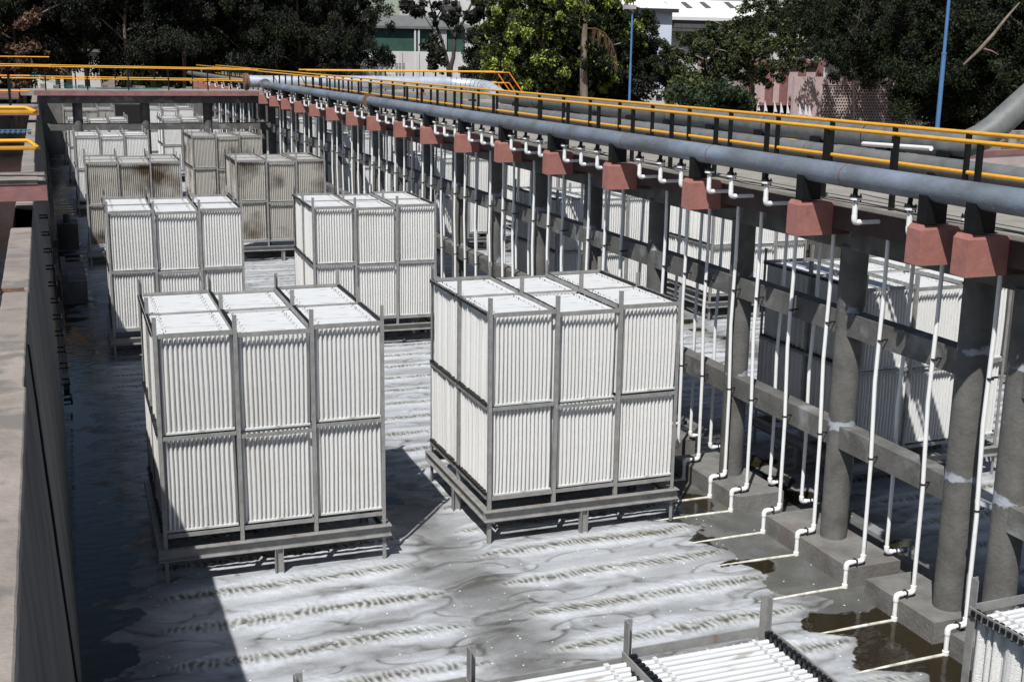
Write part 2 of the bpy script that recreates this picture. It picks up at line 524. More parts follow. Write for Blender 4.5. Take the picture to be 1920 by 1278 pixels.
def water_sheet():
    xs_near = np.arange(-.3, 11.4, .024)
    blocks = [(-.6, 11.2, 9.6, 16.2, .016, .016), (-.6, 11.2, 16.2, 29.2, .03, .03), (-.6, 11.2, 29.2, 46, .07, .06),
              (-.6, 11.2, 46, 90, .16, .12), (-.6, 11.2, -6, 9.6, .25, .25),
              (11.2, 19.9, 12.0, 29.0, .05, .04), (11.2, 19.9, 29, 90, .16, .12), (11.2, 19.9, -6, 12.0, .3, .3)]
    V, Q, A = [], [], []
    off = 0
    for (x0, x1, y0, y1, dx, dy) in blocks:
        nx, ny = int(math.ceil((x1 - x0) / dx)) + 1, int(math.ceil((y1 - y0) / dy)) + 1
        X, Y = np.meshgrid(np.linspace(x0, x1, nx), np.linspace(y0, y1, ny))
        X, Y = X.ravel(), Y.ravel()
        c, b, h, wm = foam(X, Y)
        edge = (X <= x0 + 1e-6) | (X >= x1 - 1e-6) | (Y <= y0 + 1e-6) | (Y >= y1 - 1e-6)
        h = np.where(edge, 0, h)
        V.append(np.stack([X, Y, h], 1))
        A.append(np.stack([c, b, wm, np.ones_like(c)], 1))
        i = np.arange(nx * ny).reshape(ny, nx)
        Q.append(np.stack([i[:-1, :-1], i[:-1, 1:], i[1:, 1:], i[1:, :-1]], -1).reshape(-1, 4) + off)
        off += nx * ny
    V, Q, A = np.concatenate(V), np.concatenate(Q), np.concatenate(A)
    me = bpy.data.meshes.new("water")
    me.vertices.add(len(V))
    me.vertices.foreach_set("co", V.astype(np.float32).ravel())
    me.loops.add(len(Q) * 4)
    me.loops.foreach_set("vertex_index", Q.astype(np.int32).ravel())
    me.polygons.add(len(Q))
    me.polygons.foreach_set("loop_start", np.arange(0, len(Q) * 4, 4, dtype=np.int32))
    me.polygons.foreach_set("loop_total", np.full(len(Q), 4, np.int32))
    me.polygons.foreach_set("use_smooth", np.ones(len(Q), bool))
    me.update()
    at_ = me.attributes.new("foam", 'FLOAT_COLOR', 'POINT')
    at_.data.foreach_set("color", A.astype(np.float32).ravel())
    ob = bpy.data.objects.new("water", me)
    C.objects.link(ob)
    m = bpy.data.materials.new("foaming_water")
    m.use_nodes = True
    t = m.node_tree
    n, L = t.nodes, t.links.new
    wt = n["Principled BSDF"]
    wt.inputs["Base Color"].default_value = (.022, .017, .009, 1)
    wt.inputs["Roughness"].default_value = .05
    wt.inputs["IOR"].default_value = 1.33
    wt.inputs["Specular IOR Level"].default_value = .32
    geo = n.new("ShaderNodeNewGeometry")
    rp = n.new("ShaderNodeTexNoise")
    rp.inputs["Scale"].default_value = 3.2
    rp.inputs["Detail"].default_value = 3
    mp = n.new("ShaderNodeMapping")
    mp.inputs["Scale"].default_value = (1, 2.2, 1)
    L(geo.outputs["Position"], mp.inputs[0])
    L(mp.outputs[0], rp.inputs["Vector"])
    bp = n.new("ShaderNodeBump")
    bp.inputs["Strength"].default_value = .09
    bp.inputs["Distance"].default_value = .05
    L(rp.outputs[0], bp.inputs["Height"])
    L(bp.outputs[0], wt.inputs["Normal"])
    fm = n.new("ShaderNodeBsdfPrincipled")
    fm.inputs["Roughness"].default_value = .75
    fm.inputs["Specular IOR Level"].default_value = .4
    at1 = n.new("ShaderNodeAttribute")
    at1.attribute_name = "foam"
    sp = n.new("ShaderNodeSeparateColor")
    L(at1.outputs["Color"], sp.inputs[0])
    fine = n.new("ShaderNodeTexNoise")
    fine.inputs["Scale"].default_value = 26
    fine.inputs["Detail"].default_value = 6
    fine.inputs["Roughness"].default_value = .7
    L(geo.outputs["Position"], fine.inputs["Vector"])
    ad = n.new("ShaderNodeMath")
    ad.operation = 'MULTIPLY_ADD'
    L(fine.outputs[0], ad.inputs[0])
    ad.inputs[1].default_value = .22
    sb = n.new("ShaderNodeMath")
    sb.operation = 'SUBTRACT'
    L(sp.outputs[1], sb.inputs[0])
    sb.inputs[1].default_value = .11
    L(sb.outputs[0], ad.inputs[2])
    cr = n.new("ShaderNodeValToRGB")
    el = cr.color_ramp.elements
    el[0].position, el[0].color = .0, (.045, .045, .038, 1)
    el[1].position, el[1].color = 1.0, (.53, .555, .59, 1)
    for ps, cl in ((.25, (.095, .095, .088)), (.45, (.215, .218, .22)), (.60, (.305, .313, .325)), (.80, (.425, .44, .465))):
        e = el.new(ps)
        e.color = cl + (1,)
    L(ad.outputs[0], cr.inputs[0])
    wmx = n.new("ShaderNodeMix")
    wmx.data_type = 'RGBA'
    wmx.blend_type = 'MULTIPLY'
    wsc = n.new("ShaderNodeMath")
    wsc.operation = 'MULTIPLY'
    wsc.inputs[1].default_value = .8
    L(sp.outputs[2], wsc.inputs[0])
    L(wsc.outputs[0], wmx.inputs[0])
    L(cr.outputs[0], wmx.inputs[6])
    wmx.inputs[7].default_value = (.92, .90, .76, 1)
    # sun glints on the froth, painted as near-white flecks in its colour
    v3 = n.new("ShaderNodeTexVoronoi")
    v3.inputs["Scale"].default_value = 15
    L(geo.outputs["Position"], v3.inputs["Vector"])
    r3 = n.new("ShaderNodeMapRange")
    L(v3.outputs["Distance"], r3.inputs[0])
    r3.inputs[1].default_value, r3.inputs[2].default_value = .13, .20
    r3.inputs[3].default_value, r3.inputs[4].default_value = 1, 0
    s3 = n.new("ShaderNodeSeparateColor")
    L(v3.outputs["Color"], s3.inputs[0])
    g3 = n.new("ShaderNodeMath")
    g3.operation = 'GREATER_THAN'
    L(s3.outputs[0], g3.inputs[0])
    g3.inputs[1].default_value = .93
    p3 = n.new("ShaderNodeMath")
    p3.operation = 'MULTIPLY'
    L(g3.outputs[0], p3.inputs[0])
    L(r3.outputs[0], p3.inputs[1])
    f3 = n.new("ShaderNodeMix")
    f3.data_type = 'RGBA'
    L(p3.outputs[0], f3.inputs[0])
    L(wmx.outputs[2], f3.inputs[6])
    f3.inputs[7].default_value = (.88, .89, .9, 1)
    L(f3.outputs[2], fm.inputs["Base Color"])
    # bubbles: fine voronoi bump
    vo = n.new("ShaderNodeTexVoronoi")
    vo.inputs["Scale"].default_value = 70
    L(geo.outputs["Position"], vo.inputs["Vector"])
    b2 = n.new("ShaderNodeBump")
    b2.inputs["Strength"].default_value = .35
    b2.inputs["Distance"].default_value = .01
    L(vo.outputs[0], b2.inputs["Height"])
    L(b2.outputs[0], fm.inputs["Normal"])
    mx = n.new("ShaderNodeMixShader")
    # sparse wet bubbles catch the sun
    v2 = n.new("ShaderNodeTexVoronoi")
    v2.inputs["Scale"].default_value = 17
    L(geo.outputs["Position"], v2.inputs["Vector"])
    rr = n.new("ShaderNodeMapRange")
    L(v2.outputs["Distance"], rr.inputs[0])
    rr.inputs[1].default_value, rr.inputs[2].default_value = .10, .16
    rr.inputs[3].default_value, rr.inputs[4].default_value = .12, .75
    L(rr.outputs[0], fm.inputs["Roughness"])
    L(sp.outputs[0], mx.inputs[0])
    L(wt.outputs[0], mx.inputs[1])
    L(fm.outputs[0], mx.inputs[2])
    L(mx.outputs[0], n["Material Output"].inputs[0])
    me.materials.append(m)
    struct(ob)
    return ob


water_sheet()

# ------------------------------------------------------------------ ground, aprons, basin floor walls
g = MB()
g.add([(-900, -300, .55), (900, -300, .55), (900, 1500, .55), (-900, 1500, .55)], [(0, 1, 2, 3)])
# the ground surrounds the basins: four sheets round the hole
g = MB()
for a, b in (((-900, -300), (-9, 1500)), ((-9, 92.6), (900, 1500)), ((30, -300), (900, 92.6)), ((-9, -300), (30, -8))):
    g.add([(a[0], a[1], .55), (b[0], a[1], .55), (b[0], b[1], .55), (a[0], b[1], .55)], [(0, 1, 2, 3)])
struct(g.build("ground", M['ground']))

ap = MB()
ap.box((20.35, -8, .5), (30, 92.6, 4.18))
struct(ap.build("terrace", M['apron']))

# ------------------------------------------------------------------ left wall
ZT = 4.45
wl = thing("basin_wall", (-.4, 12, 0), "long thick concrete wall with sunlit brown coping along the left basin", "wall")
b = MB()
y0, y1 = -6, 88.4
b.add([(-.26, y0, ZT - .02), (-.26, y1, ZT - .02), (0, y1, -.5), (0, y0, -.5), (-.51, y0, ZT - .02), (-.51, y1, ZT - .02),
       (-.70, y1, -.5), (-.70, y0, -.5)],
      [(0, 3, 2, 1), (4, 5, 6, 7), (1, 2, 6, 5), (0, 4, 7, 3)])
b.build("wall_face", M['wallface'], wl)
b = MB()
# coping laid in lengths, with uneven inner edges
ys = [y0, 3.2, 9.1, 12.95, 17.75, 20.2, 28, 36, 46, 57, 70, y1]
for i in range(len(ys) - 1):
    j1, j2, j3 = rnd.uniform(-.012, .012), rnd.uniform(-.012, .012), rnd.uniform(0, .02)
    a0, a1 = ys[i] + .006, ys[i + 1] - .006
    x0, x1 = -.515 + j1, -.255 + j2
    if i == 4:
        b.box((-.55, a0, 3.80), (-.24, a1, 3.86))
        continue
    yy = np.arange(a0, a1, .11).tolist() + [a1]
    vs, fs = [], []
    for q_, yv in enumerate(yy):
        ch = 0
        xa, xb = x0 + rnd.uniform(-.003, .003), x1 + rnd.uniform(-.0025, .002) - ch
        zz_ = ZT + j3
        vs += [(xa - .003, yv, ZT - .02), (xa + .006, yv, zz_ - .006), (xa + .016, yv, zz_), (xb - .014, yv, zz_), (xb - .004, yv, zz_ - .008), (xb + .002, yv, ZT - .06)]
        if q_:
            o_ = (q_ - 1) * 6
            fs += [(o_ + k2, o_ + 6 + k2, o_ + 7 + k2, o_ + 1 + k2) for k2 in range(5)]
    fs += [(0, 1, 2, 3, 4, 5), tuple(range((len(yy) - 1) * 6, len(yy) * 6))[::-1]]
    b.add(vs, fs)
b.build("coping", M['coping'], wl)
b = MB()
k_ = -.26 / 4.45
pts = []
z = 4.40
while z > -.05:
    pts.append((k_ * z + .004, 10.75 + rnd.uniform(-.02, .02) + (4.4 - z) * .05, z))
    z -= .12
b.tube(pts, .012, 5)
b.build("wall_joint", M['crack'], wl)
# footing ledge along the foot of the wall
b = MB()
b.box((.0, 26, -.5), (.12, 88, .12))
b.build("footing", M['wallface'], wl)
st = thing("wall_ladder", (-.1, 25.2, 2), "row of black step irons climbing the shaded left basin wall", "ladder")
for i in range(13):
    z = 4.0 - i * .33
    b = MB()
    x = k_ * z
    b.cyl((x - .01, 25.0, z), (x + .14, 25.0, z), .016, 6)
    b.cyl((x - .01, 25.42, z), (x + .14, 25.42, z), .016, 6)
    b.cyl((x + .14, 24.98, z), (x + .14, 25.44, z), .02, 6)
    b.build("rung", M['black'], st)
# a rusty bar lying over the coping
b = MB()
b.box((-.95, 12.90, ZT + .022), (-.30, 12.95, ZT + .045))
b.box((-.62, 12.86, ZT + .046), (-.52, 12.99, ZT + .075))
tag(b.build("flat_bar", M['rust'], loc=(-.6, 12.9, ZT)), "rusty flat bar lying across the left wall coping", "bar")
# concrete block standing in the shade at the foot of the left wall
b = MB()
b.box((.16, 35.2, -.4), (.80, 38.6, .62))
b.box((.16, 35.2, .62), (.30, 38.6, .80))
tag(b.build("concrete_box", M['wallface'], loc=(.4, 36, 0)), "dark concrete inlet box at the foot of the left wall", "box")
b = MB()
b.box((.16, 45.2, -.4), (.85, 46.6, .9))
b.cyl((.5, 45.6, .9), (.5, 45.6, 1.2), .12, 12)
tag(b.build("concrete_box", M['wallface'], loc=(.4, 45, 0)), "farther concrete box with a round stub by the left wall", "box")

# channel left of the wall
b = MB()
b.add([(-9, -6, 3.3), (-.5, -6, 3.3), (-.5, 90, 3.3), (-9, 90, 3.3)], [(0, 1, 2, 3)])
struct(b.build("channel_water", M['darkwater']))
b = MB()
b.box((-9.4, -6, .4), (-9.0, 90, 4.45))
tag(b.build("channel_wall", M['wallface'], loc=(-9.2, 40, 0)), "far side concrete wall of the left channel", "wall")
b = MB()
for k in range(9):
    x, y = -.62 - rnd.random() * .7, 13.5 + k * .55
    b.box((x, y, 3.31), (x + rnd.uniform(.1, .3), y + .04, 3.34))
tag(b.build("floating_debris", M['rust'], loc=(-.8, 15, 3.3)), "brown litter floating on the dark left channel", "litter", kind='stuff')

# ------------------------------------------------------------------ crossing slabs on the left


def slab_bridge(y0, y1, xr, label, cap_label=None):
    t = thing("slab_bridge", (-2.0, y0, 4.7), label, "footbridge", "concrete slab footbridges on the left")
    b = MB()
    b.box((-9, y0 + .01, 4.70), (xr - .01, y1, 4.985))
    b.build("slab", M['wallface'], t)
    b = MB()
    # red painted front edge, broken away at its corner
    b.box((-9, y0, 4.705), (xr, y0 + .012, 4.94))
    b.build("painted_edge", M['redband'], t)
    b = MB()
    b.box((-9, y0 - .015, 4.94), (xr - .12, y1, 5.0))
    b.add([(xr - .12, y0 - .0, 4.93), (xr - .03, y0 + .07, 4.93), (xr - .02, y1, 4.93), (xr - .12, y1, 4.93),
           (xr - .12, y0 + .03, 4.995), (xr - .05, y0 + .12, 4.985), (xr - .02, y1, 4.995), (xr - .12, y1, 4.995)],
          [(4, 5, 6, 7), (0, 1, 5, 4), (1, 2, 6, 5), (2, 3, 7, 6)])
    b.build("topping", M['coping'], t)
    return t


slab_bridge(18.7, 20.0, -.03, "nearest slab footbridge with a broken corner and pink edge over the left wall")
slab_bridge(43.6, 45.2, -.15, "second slab footbridge, small pink end above the left wall")
b = MB()
b.tube([(-3, 18.95, 5.006), (-1.2, 18.98, 5.012), (-.7, 19.15, 5.03), (-.35, 19.3, 5.012), (-.05, 19.22, 5.006), (-.02, 19.0, 4.99)], .012, 6)
tag(b.build("cable", M['cable'], loc=(-1, 19, 5)), "loose black cable lying on the near slab footbridge", "cable")


def end_rail(y0, y1, z0, z1, label):
    t = thing("guard_rail", (-2, y0, 5.0), label, "railing", "yellow rails on the slab footbridges")
    for nm, z in (("top_rail", z1), ("middle_rail", z0)):
        b = MB()
        b.tube([(-9, y0, z), (-.30, y0, z), (-.17, y0 + .02, z), (-.12, y0 + .1, z)] if 0 else
               [(-9, y0, z), (-.14, y0, z), (-.10, y0 + .04, z), (-.24, y1 - .04, z), (-.28, y1, z), (-9, y1, z)], .027, 8)
        b.build(nm, M['yellow'], t)
    for x in (-1.3, -3.0, -4.7):
        for y in (y0, y1):
            b = MB()
            b.box((x - .025, y - .025, 4.98), (x + .025, y + .025, z1 - .02))
            b.build("post", M['black'], t)
    return t


end_rail(18.15, 19.65, 5.49, 5.97, "yellow tube rail looping round the end of the nearest slab footbridge")
t = thing("guard_rail", (-1, 43.7, 5.0), "orange rail on the second slab footbridge beside a black post", "railing", "yellow rails on the slab footbridges")
for z in (5.47, 5.96):
    b = MB()
    b.cyl((-9, 43.7, z), (-.35 if z > 5.6 else -.42, 43.7, z), .03, 8)
    b.build("rail", M['orange'], t)
for x in (-1.0, -2.6):
    b = MB()
    b.box((x - .04, 43.66, 4.2), (x + .04, 43.74, 6.0))
    b.build("post", M['black'], t)

# blue grating laid over the wall further along
b = MB()
for i in range(15):
    x = -2.4 + i * .14
    for s in (-1, 1):
        b.box((x - .012 + s * .02, 37.6, 4.49), (x + .012 + s * .02, 38.7, 4.52))
for j in (0, 4):
    y = 37.6 + j * .26
    b.box((-2.45, y, 4.52), (-.36, y + .05, 4.545))
tag(b.build("steel_grating", M['bluemesh'], loc=(-1, 38, 4.5)), "small blue mesh grating resting on the left wall", "grating")

# ------------------------------------------------------------------ cross bridge
br = thing("concrete_footbridge", (4.5, 58.2, 0), "long concrete cross bridge with red edge spanning the left basin on round piers", "bridge")
BY0, BY1 = 57.8, 60.2
b = MB()
b.box((-.9, BY0 + .02, 4.86), (9.45, BY1, 5.09))
b.build("deck", M['deck'], br)
b = MB()
b.box((-.35, BY0 - .02, 4.86), (9.25, BY0 + .018, 5.07))
b.build("painted_edge", M['redband'], br)
b = MB()
b.box((-.2, BY0 + .25, 4.52), (9.5, BY0 + .6, 4.858))
b.box((-.2, BY1 - .6, 4.52), (9.5, BY1 - .25, 4.858))
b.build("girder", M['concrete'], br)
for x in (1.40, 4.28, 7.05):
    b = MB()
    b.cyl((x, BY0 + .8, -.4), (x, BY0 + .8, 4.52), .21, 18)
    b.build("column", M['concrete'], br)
b = MB()
b.box((-.05, BY0 + .68, 3.32), (9.9, BY0 + .92, 3.62))
b.build("tie_beam", M['concrete'], br)


def rail_line(name, p0, p1, z0, zm, zt, sp, label, group, r=.03, cap=None, dz0=0.0, dz1=0.0, pm='black', start=0.0):
    """straight handrail: top and middle tube plus posts"""
    t = thing(name, (p0[0], p0[1], z0), label, "railing", group)
    p0, p1 = np.array(p0, float), np.array(p1, float)
    ln = np.linalg.norm(p1 - p0)
    for nm, z in (("top_rail", zt), ("middle_rail", zm)):
        b = MB()
        b.cyl((p0[0], p0[1], z + dz0), (p1[0], p1[1], z + dz1), r, 8)
        b.build(nm, M['yellow'], t)
    n = int((ln - start) / sp)
    for i in range(n + 1):
        s = start + i * sp
        c = p0 + (p1 - p0) * s / ln
        dz = dz0 + (dz1 - dz0) * s / ln
        b = MB()
        b.box((c[0] - .028, c[1] - .028, z0), (c[0] + .028, c[1] + .028, zt + dz - r * .6))
        b.build("post", M[pm], t)
    return t


rail_line("handrail", (-1.6, BY0 + .1), (9.3, BY0 + .1), 5.0, 5.50, 6.0, 1.72, "near yellow handrail of the cross bridge over the left basin",
          "yellow handrails of the cross bridge", dz0=.10, dz1=0.02, start=1.75, r=.024)
rail_line("handrail", (-3.0, BY1 - .1), (9.3, BY1 - .1), 5.0, 5.50, 6.0, 1.72, "far yellow handrail of the cross bridge over the left basin",
          "yellow handrails of the cross bridge", dz0=.16, dz1=.04, start=1.0, r=.024)
b = MB()
hp = [(-1.2, 58.3, 5.5), (-1.0, 58.3, 5.62), (-.4, 58.3, 5.68), (.3, 58.35, 5.45), (1.0, 58.4, 5.2), (2.2, 58.5, 5.14), (3.4, 58.4, 5.13), (4.9, 58.35, 5.13)]
for k in range(3):
    b.tube([(p[0] + .15 * k, p[1] + .12 * k + .05 * math.sin(3 * k + p[0] * 2), p[2] + .02 * k) for p in hp], .011, 6)
tag(b.build("garden_hose", M['rope'], loc=(1, 58.3, 5.1)), "teal green hose lying along the cross bridge deck", "hose")
# left landing of the bridge with its own rails
t = thing("landing", (-5, 57.0, 4.2), "grey landing slab with pink edge left of the cross bridge", "platform")
b = MB()
b.box((-9, 56.6, 4.75), (-.95, 60.2, 5.06))
b.build("slab", M['deck'], t)
b = MB()
b.box((-9, 56.58, 4.80), (-.95, 56.598, 5.02))
b.build("painted_edge", M['redband'], t)
rail_line("handrail", (-9, 70.0), (.45, 70.0), 5.0, 5.95, 6.42, 5.2, "yellow end rail beyond the cross bridge at far left", "yellow handrails of the cross bridge", r=.03)

# end wall of the basins
t = thing("end_wall", (8, 88.6, 0), "crumbling concrete end wall closing the left basin beyond the cages", "wall")
b = MB()
b.box((-.6, 88.4, -.5), (10.2, 89.2, 3.5))
b.box((-.6, 88.5, 3.5), (10.2, 89.1, 3.9))
b.build("wall_face", M['wallface'], t)
b = MB()
for i in range(70):
    x = -.4 + i * .15
    h = rnd.uniform(.1, .42)
    b.box((x, 88.45, 3.9), (x + .16, 89.0, 3.9 + h))
b.build("rubble_top", M['rubble'], t)
q0, q1 = at(218, 240, 88.35), at(263, 196, 88.35)
b = MB()
b.box((q0[0], 88.30, q0[2]), (q1[0], 88.39, q1[2]))
b.build("dark_opening", M['crack'], t)
t = thing("end_wall", (16, 88.6, 0), "plain concrete end wall closing the right basin", "wall")
b = MB()
b.box((10.2, 88.4, -.5), (20.4, 89.2, 4.2))
b.build("wall_face", M['wallface'], t)
b = MB()
b.box((-.6, 90, 3.4), (24, 92.5, 4.05))
for i in range(60):
    x = -.5 + i * .4
    b.box((x, 90.02, 4.05), (x + .38, 90.9, 4.05 + rnd.uniform(.05, .5)))
tag(b.build("rubble_wall", M['rubble'], loc=(5, 91, 4)), "low broken masonry wall at the foot of the left trees", "wall")

# ------------------------------------------------------------------ walkway
XD0, XD1 = 9.60, 11.22
wk = thing("elevated_walkway", (10.03, 11.2, 0), "long concrete walkway on round columns with red corbels between the two basins", "walkway")
YE = 87.0
b = MB()
b.box((XD0 + .003, -2, 4.84), (XD1 - .003, YE, 5.0))
b.build("deck", M['deck'], wk)
b = MB()
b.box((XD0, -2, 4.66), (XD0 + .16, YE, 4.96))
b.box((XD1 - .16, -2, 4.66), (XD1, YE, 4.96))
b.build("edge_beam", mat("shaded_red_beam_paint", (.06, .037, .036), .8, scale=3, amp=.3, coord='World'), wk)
b = MB()
b.box((9.88, -2, 4.36), (10.18, YE, 4.82))
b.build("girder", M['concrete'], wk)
colY = [8.2, 10.38, 11.2] + [13.6 + 2.83 * i for i in range(26)]
colY = [y for y in colY if y < YE and abs(y - 59) > 0]
corY = [10.50 + .13, 11.40] + [13.83, 16.72, 19.62, 22.42, 25.22, 28.02, 30.88, 33.5, 36.55, 39.3, 42.3, 45.2, 48.05, 50.9, 53.7, 56.5, 62.2, 65.0,
                             67.9, 70.7, 73.6, 76.4, 79.3, 82.1]


def corbel_mb():
    """blocky corbel with worn edges, origin on the column axis"""
    b = MB()
    x0, x1, w = -.98, -.432, .118
    P = [(x0 - .01, -w - .005, 4.57), (x0 - .005, w, 4.58), (x1, w, 4.57), (x1, -w, 4.57),
         (x0 - .005, -w - .004, 4.97), (x0 + .0, w, 4.98), (x1, w, 4.97), (x1, -w, 4.97),
         (x0 + .028, -w + .022, 5.03), (x0 + .03, w - .02, 5.03), (x1, w - .02, 4.995), (x1, -w + .02, 4.995)]
    b.add(P, [(0, 1, 2, 3), (8, 11, 10, 9), (0, 4, 5, 1), (1, 5, 6, 2), (3, 7, 4, 0), (4, 8, 9, 5), (5, 9, 10, 6), (7, 11, 8, 4), (2, 6, 7, 3), (6, 10, 11, 7)])
    return b


def dup_mesh(first, name, parent, loc):
    o = first.copy()
    C.objects.link(o)
    o.parent = parent
    o.location = loc
    return o


cb = corbel_mb()
cme = cb.mesh("corbel", M['red'])
b = MB()
b.cyl((0, 0, .20), (0, 0, 4.40), .185, 22)
b.cyl((0, 0, -.5), (0, 0, .20), .19, 22)
colme = b.mesh("column", M['column'])
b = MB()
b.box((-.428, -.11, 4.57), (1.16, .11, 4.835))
xbme = b.mesh("cross_beam", mat("shade_darkened_red_beam", (.11, .055, .048), .8, scale=3, amp=.25, coord='World'))  # corbel red darkened: the shade behind the pipe is put into this colour


def part(name, me, parent, loc):
    o = bpy.data.objects.new(name, me)
    C.objects.link(o)
    o.parent = parent
    o.location = loc
    return o


b = MB()
b.box((-.48, -1.05, -.5), (.34, 1.02, .28))
plme = b.mesh("plinth", M['concrete_stained'])
b = MB()
b.box((-.48, -.34, -.5), (.30, 1.0, .28))
plme2 = b.mesh("plinth", M['concrete_stained'])
for i, y in enumerate(colY):
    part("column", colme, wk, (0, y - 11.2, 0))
    if i == 2:
        part("plinth", plme2, wk, (0, y - 11.2, 0))
    elif i == 1:
        part("plinth", plme, wk, (0, y - 11.2 - .83, 0))
    else:
        part("plinth", plme, wk, (0, y - 11.2, 0))
for y in corY:
    part("corbel", cme, wk, (0, y - 11.2 - .17, 0))
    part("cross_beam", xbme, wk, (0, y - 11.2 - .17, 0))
for i in range(len(colY) - 1):
    if i == 1:
        continue
    a0, a1 = colY[i] + .12, colY[i + 1] - .12
    for (z0_, z1_) in ((3.20, 3.51), (1.62, 1.93)):
        if i > 22 and z0_ < 2:
            continue
        b = MB()
        b.box((9.90, a0, z0_), (10.15, a1, z1_))
        b.build("tie_beam", M['concrete'], wk)
b = MB()
rail_line("handrail", (9.75, 6.71), (9.75, 86.0), 4.99, 5.42, 5.93, 1.463, "long yellow handrail with black posts on the near side of the walkway",
          "yellow handrails of the walkway", r=.027)
rail_line("handrail", (11.0, 6.86), (11.0, 86.0), 4.99, 5.43, 5.93, 1.472, "long yellow handrail with black posts on the far side of the walkway",
          "yellow handrails of the walkway", r=.027)
# thin wires clipped along the deck edge
for k, (x, z) in enumerate(((9.60, 5.05), (9.66, 5.02))):
    pts = [(x + .006 * math.sin(i * 1.7 + k), 4 + i * .7, z + .012 * math.sin(i * 2.1 + k)) for i in range(74)]
    b = MB()
    b.tube(pts, .007, 4)
    tag(b.build("wire", M['cable'], loc=(x, 10, z)), "thin black wire strung along the deck edge under the blue pipe, %s strand" % ('outer' if k == 0 else 'inner'),
        "wire", "wires along the deck edge")


# ------------------------------------------------------------------ big air pipes
def big_pipe(name, x, z, r, ya, yb, m, label, joints, cap=None):
    t = thing(name, (x, ya, z), label, "pipe")
    b = MB()
    b.cyl((x, ya, z), (x, yb, z), r, 32)
    b.build("barrel", m, t)
    for y in joints:
        b = MB()
        b.cyl((x, y - .009, z), (x, y + .009, z), r + .004, 32)
        b.build("weld_ring", M['rust'], t)
    return t


XA, ZA, RA = 9.24, 5.42, .142
pa = big_pipe("air_main", XA, ZA, RA, -2, 55.6, M['bluepipe'], "weathered blue grey air main on black brackets along the near side of the walkway",
              [9.3, 12.78, 16.1, 19.0, 22.0, 25.3, 28.4, 31.5, 34.5, 37.9, 41.0, 44.2, 47.0, 50.0])
b = MB()
b.cyl((XA, 36.75, ZA), (XA, 36.80, ZA), .22, 24)
b.cyl((XA, 36.84, ZA), (XA, 36.89, ZA), .22, 24)
b.build("flange", M['rust'], pa)
pb = big_pipe("air_main", 11.45, 5.39, .142, -2, 86, M['greypipe'], "grey air main along the far side of the walkway behind the handrails",
              [10.4, 16.9, 23.1, 29.4, 35.6])
pd = big_pipe("air_main", XA, ZA, .135, 60.6, 86, M['greypipe'], "far length of grey air main beyond the cross bridge", [66, 73])
brk = MB()
# saddle bracket: two side plates and a back plate
brk.box((-.125, -.10, -.375), (-.110, .06, -.02))
brk.box((-.11, -.10, -.375), (.15, -.088, -.08))
brk.box((-.11, .048, -.375), (.15, .06, -.08))
brk.box((.135, -.088, -.375), (.15, .048, -.02))
brk.box((-.14, -.12, -.385), (.17, .08, -.375))
brme = brk.mesh("bracket", M['black'])
for y in corY:
    if y < 56:
        part("bracket", brme, pa, (0, y - .18 - (-2), 0))
    elif y > 60:
        part("bracket", brme, pd, (0, y - 60.6, 0))
    part("bracket", brme, pb, (0, y + 2, .03))
# end manifold where the silver pipe comes in
mf = thing("pipe_header", (XA, 56.4, 5.5), "fat galvanised header with rusty blind flange where the silver duct meets the walkway", "pipe fitting")
b = MB()
b.cyl((XA - .55, 57.0, 5.52), (12.0, 57.0, 5.52), .27, 28)
b.build("barrel", M['silver'], mf)
b = MB()
b.cyl((XA - .72, 57.0, 5.52), (XA - .64, 57.0, 5.52), .37, 28)
b.cyl((XA - .62, 57.0, 5.52), (XA - .54, 57.0, 5.52), .37, 28)
b.build("blind_flange", M['rust'], mf)
b = MB()
b.cyl((XA, 55.62, ZA + .02), (XA, 55.7, ZA + .02), .24, 20)
b.cyl((XA, 55.3, ZA), (XA, 56.9, ZA + .04), .16, 20)
b.build("branch", M['greypipe'], mf)
sv = thing("silver_duct", (15, 57, 5.5), "shiny silver duct crossing behind the walkway and curving towards the camera", "duct")
b = MB()
pts = [(12.0, 57.0, 5.52), (18.0, 57.0, 5.5)] + [(18.0 + 1.6 * math.sin(a), 57.0 - 1.6 * (1 - math.cos(a)), 5.5 - .10 * a) for a in np.linspace(.15, math.pi / 2, 9)]
pts += [(19.6, 54.6, 5.2), (19.6, 53.4, 4.98)]
b.tube(pts, .30, 28)
b.build("barrel", M['silver'], sv)
for i in range(2, 12):
    b = MB()
    a, c = np.array(pts[i]), np.array(pts[min(i + 1, len(pts) - 1)])
    d = (c - a) / (np.linalg.norm(c - a) + 1e-6) if i < len(pts) - 1 else np.array([0, -1, 0])
    b.cyl(a - d * .012, a + d * .012, .306, 28)
    b.build("seam", M['cable'], sv)
pc = thing("air_main", (19.6, 24, 4.95), "large grey main on black saddles beyond the right basin, rising steeply at its near end", "pipe")
b = MB()
pts = [(19.6, 53.4, 4.98), (19.6, 23.6, 4.95), (19.62, 23.2, 4.95), (19.75, 22.9, 5.0), (20.0, 22.75, 5.15), (20.3, 22.7, 5.36)]
pts += [(22.6, 22.7, 7.15), (23.6, 22.7, 7.95)]
b.tube(pts, .31, 28)
b.build("barrel", M['greypipe'], pc)
for y in (49, 43, 37, 31, 26.3):
    b = MB()
    b.cyl((19.6, y - .015, 4.955), (19.6, y + .015, 4.955), .317, 28)
    b.build("weld_ring", M['cable'], pc)
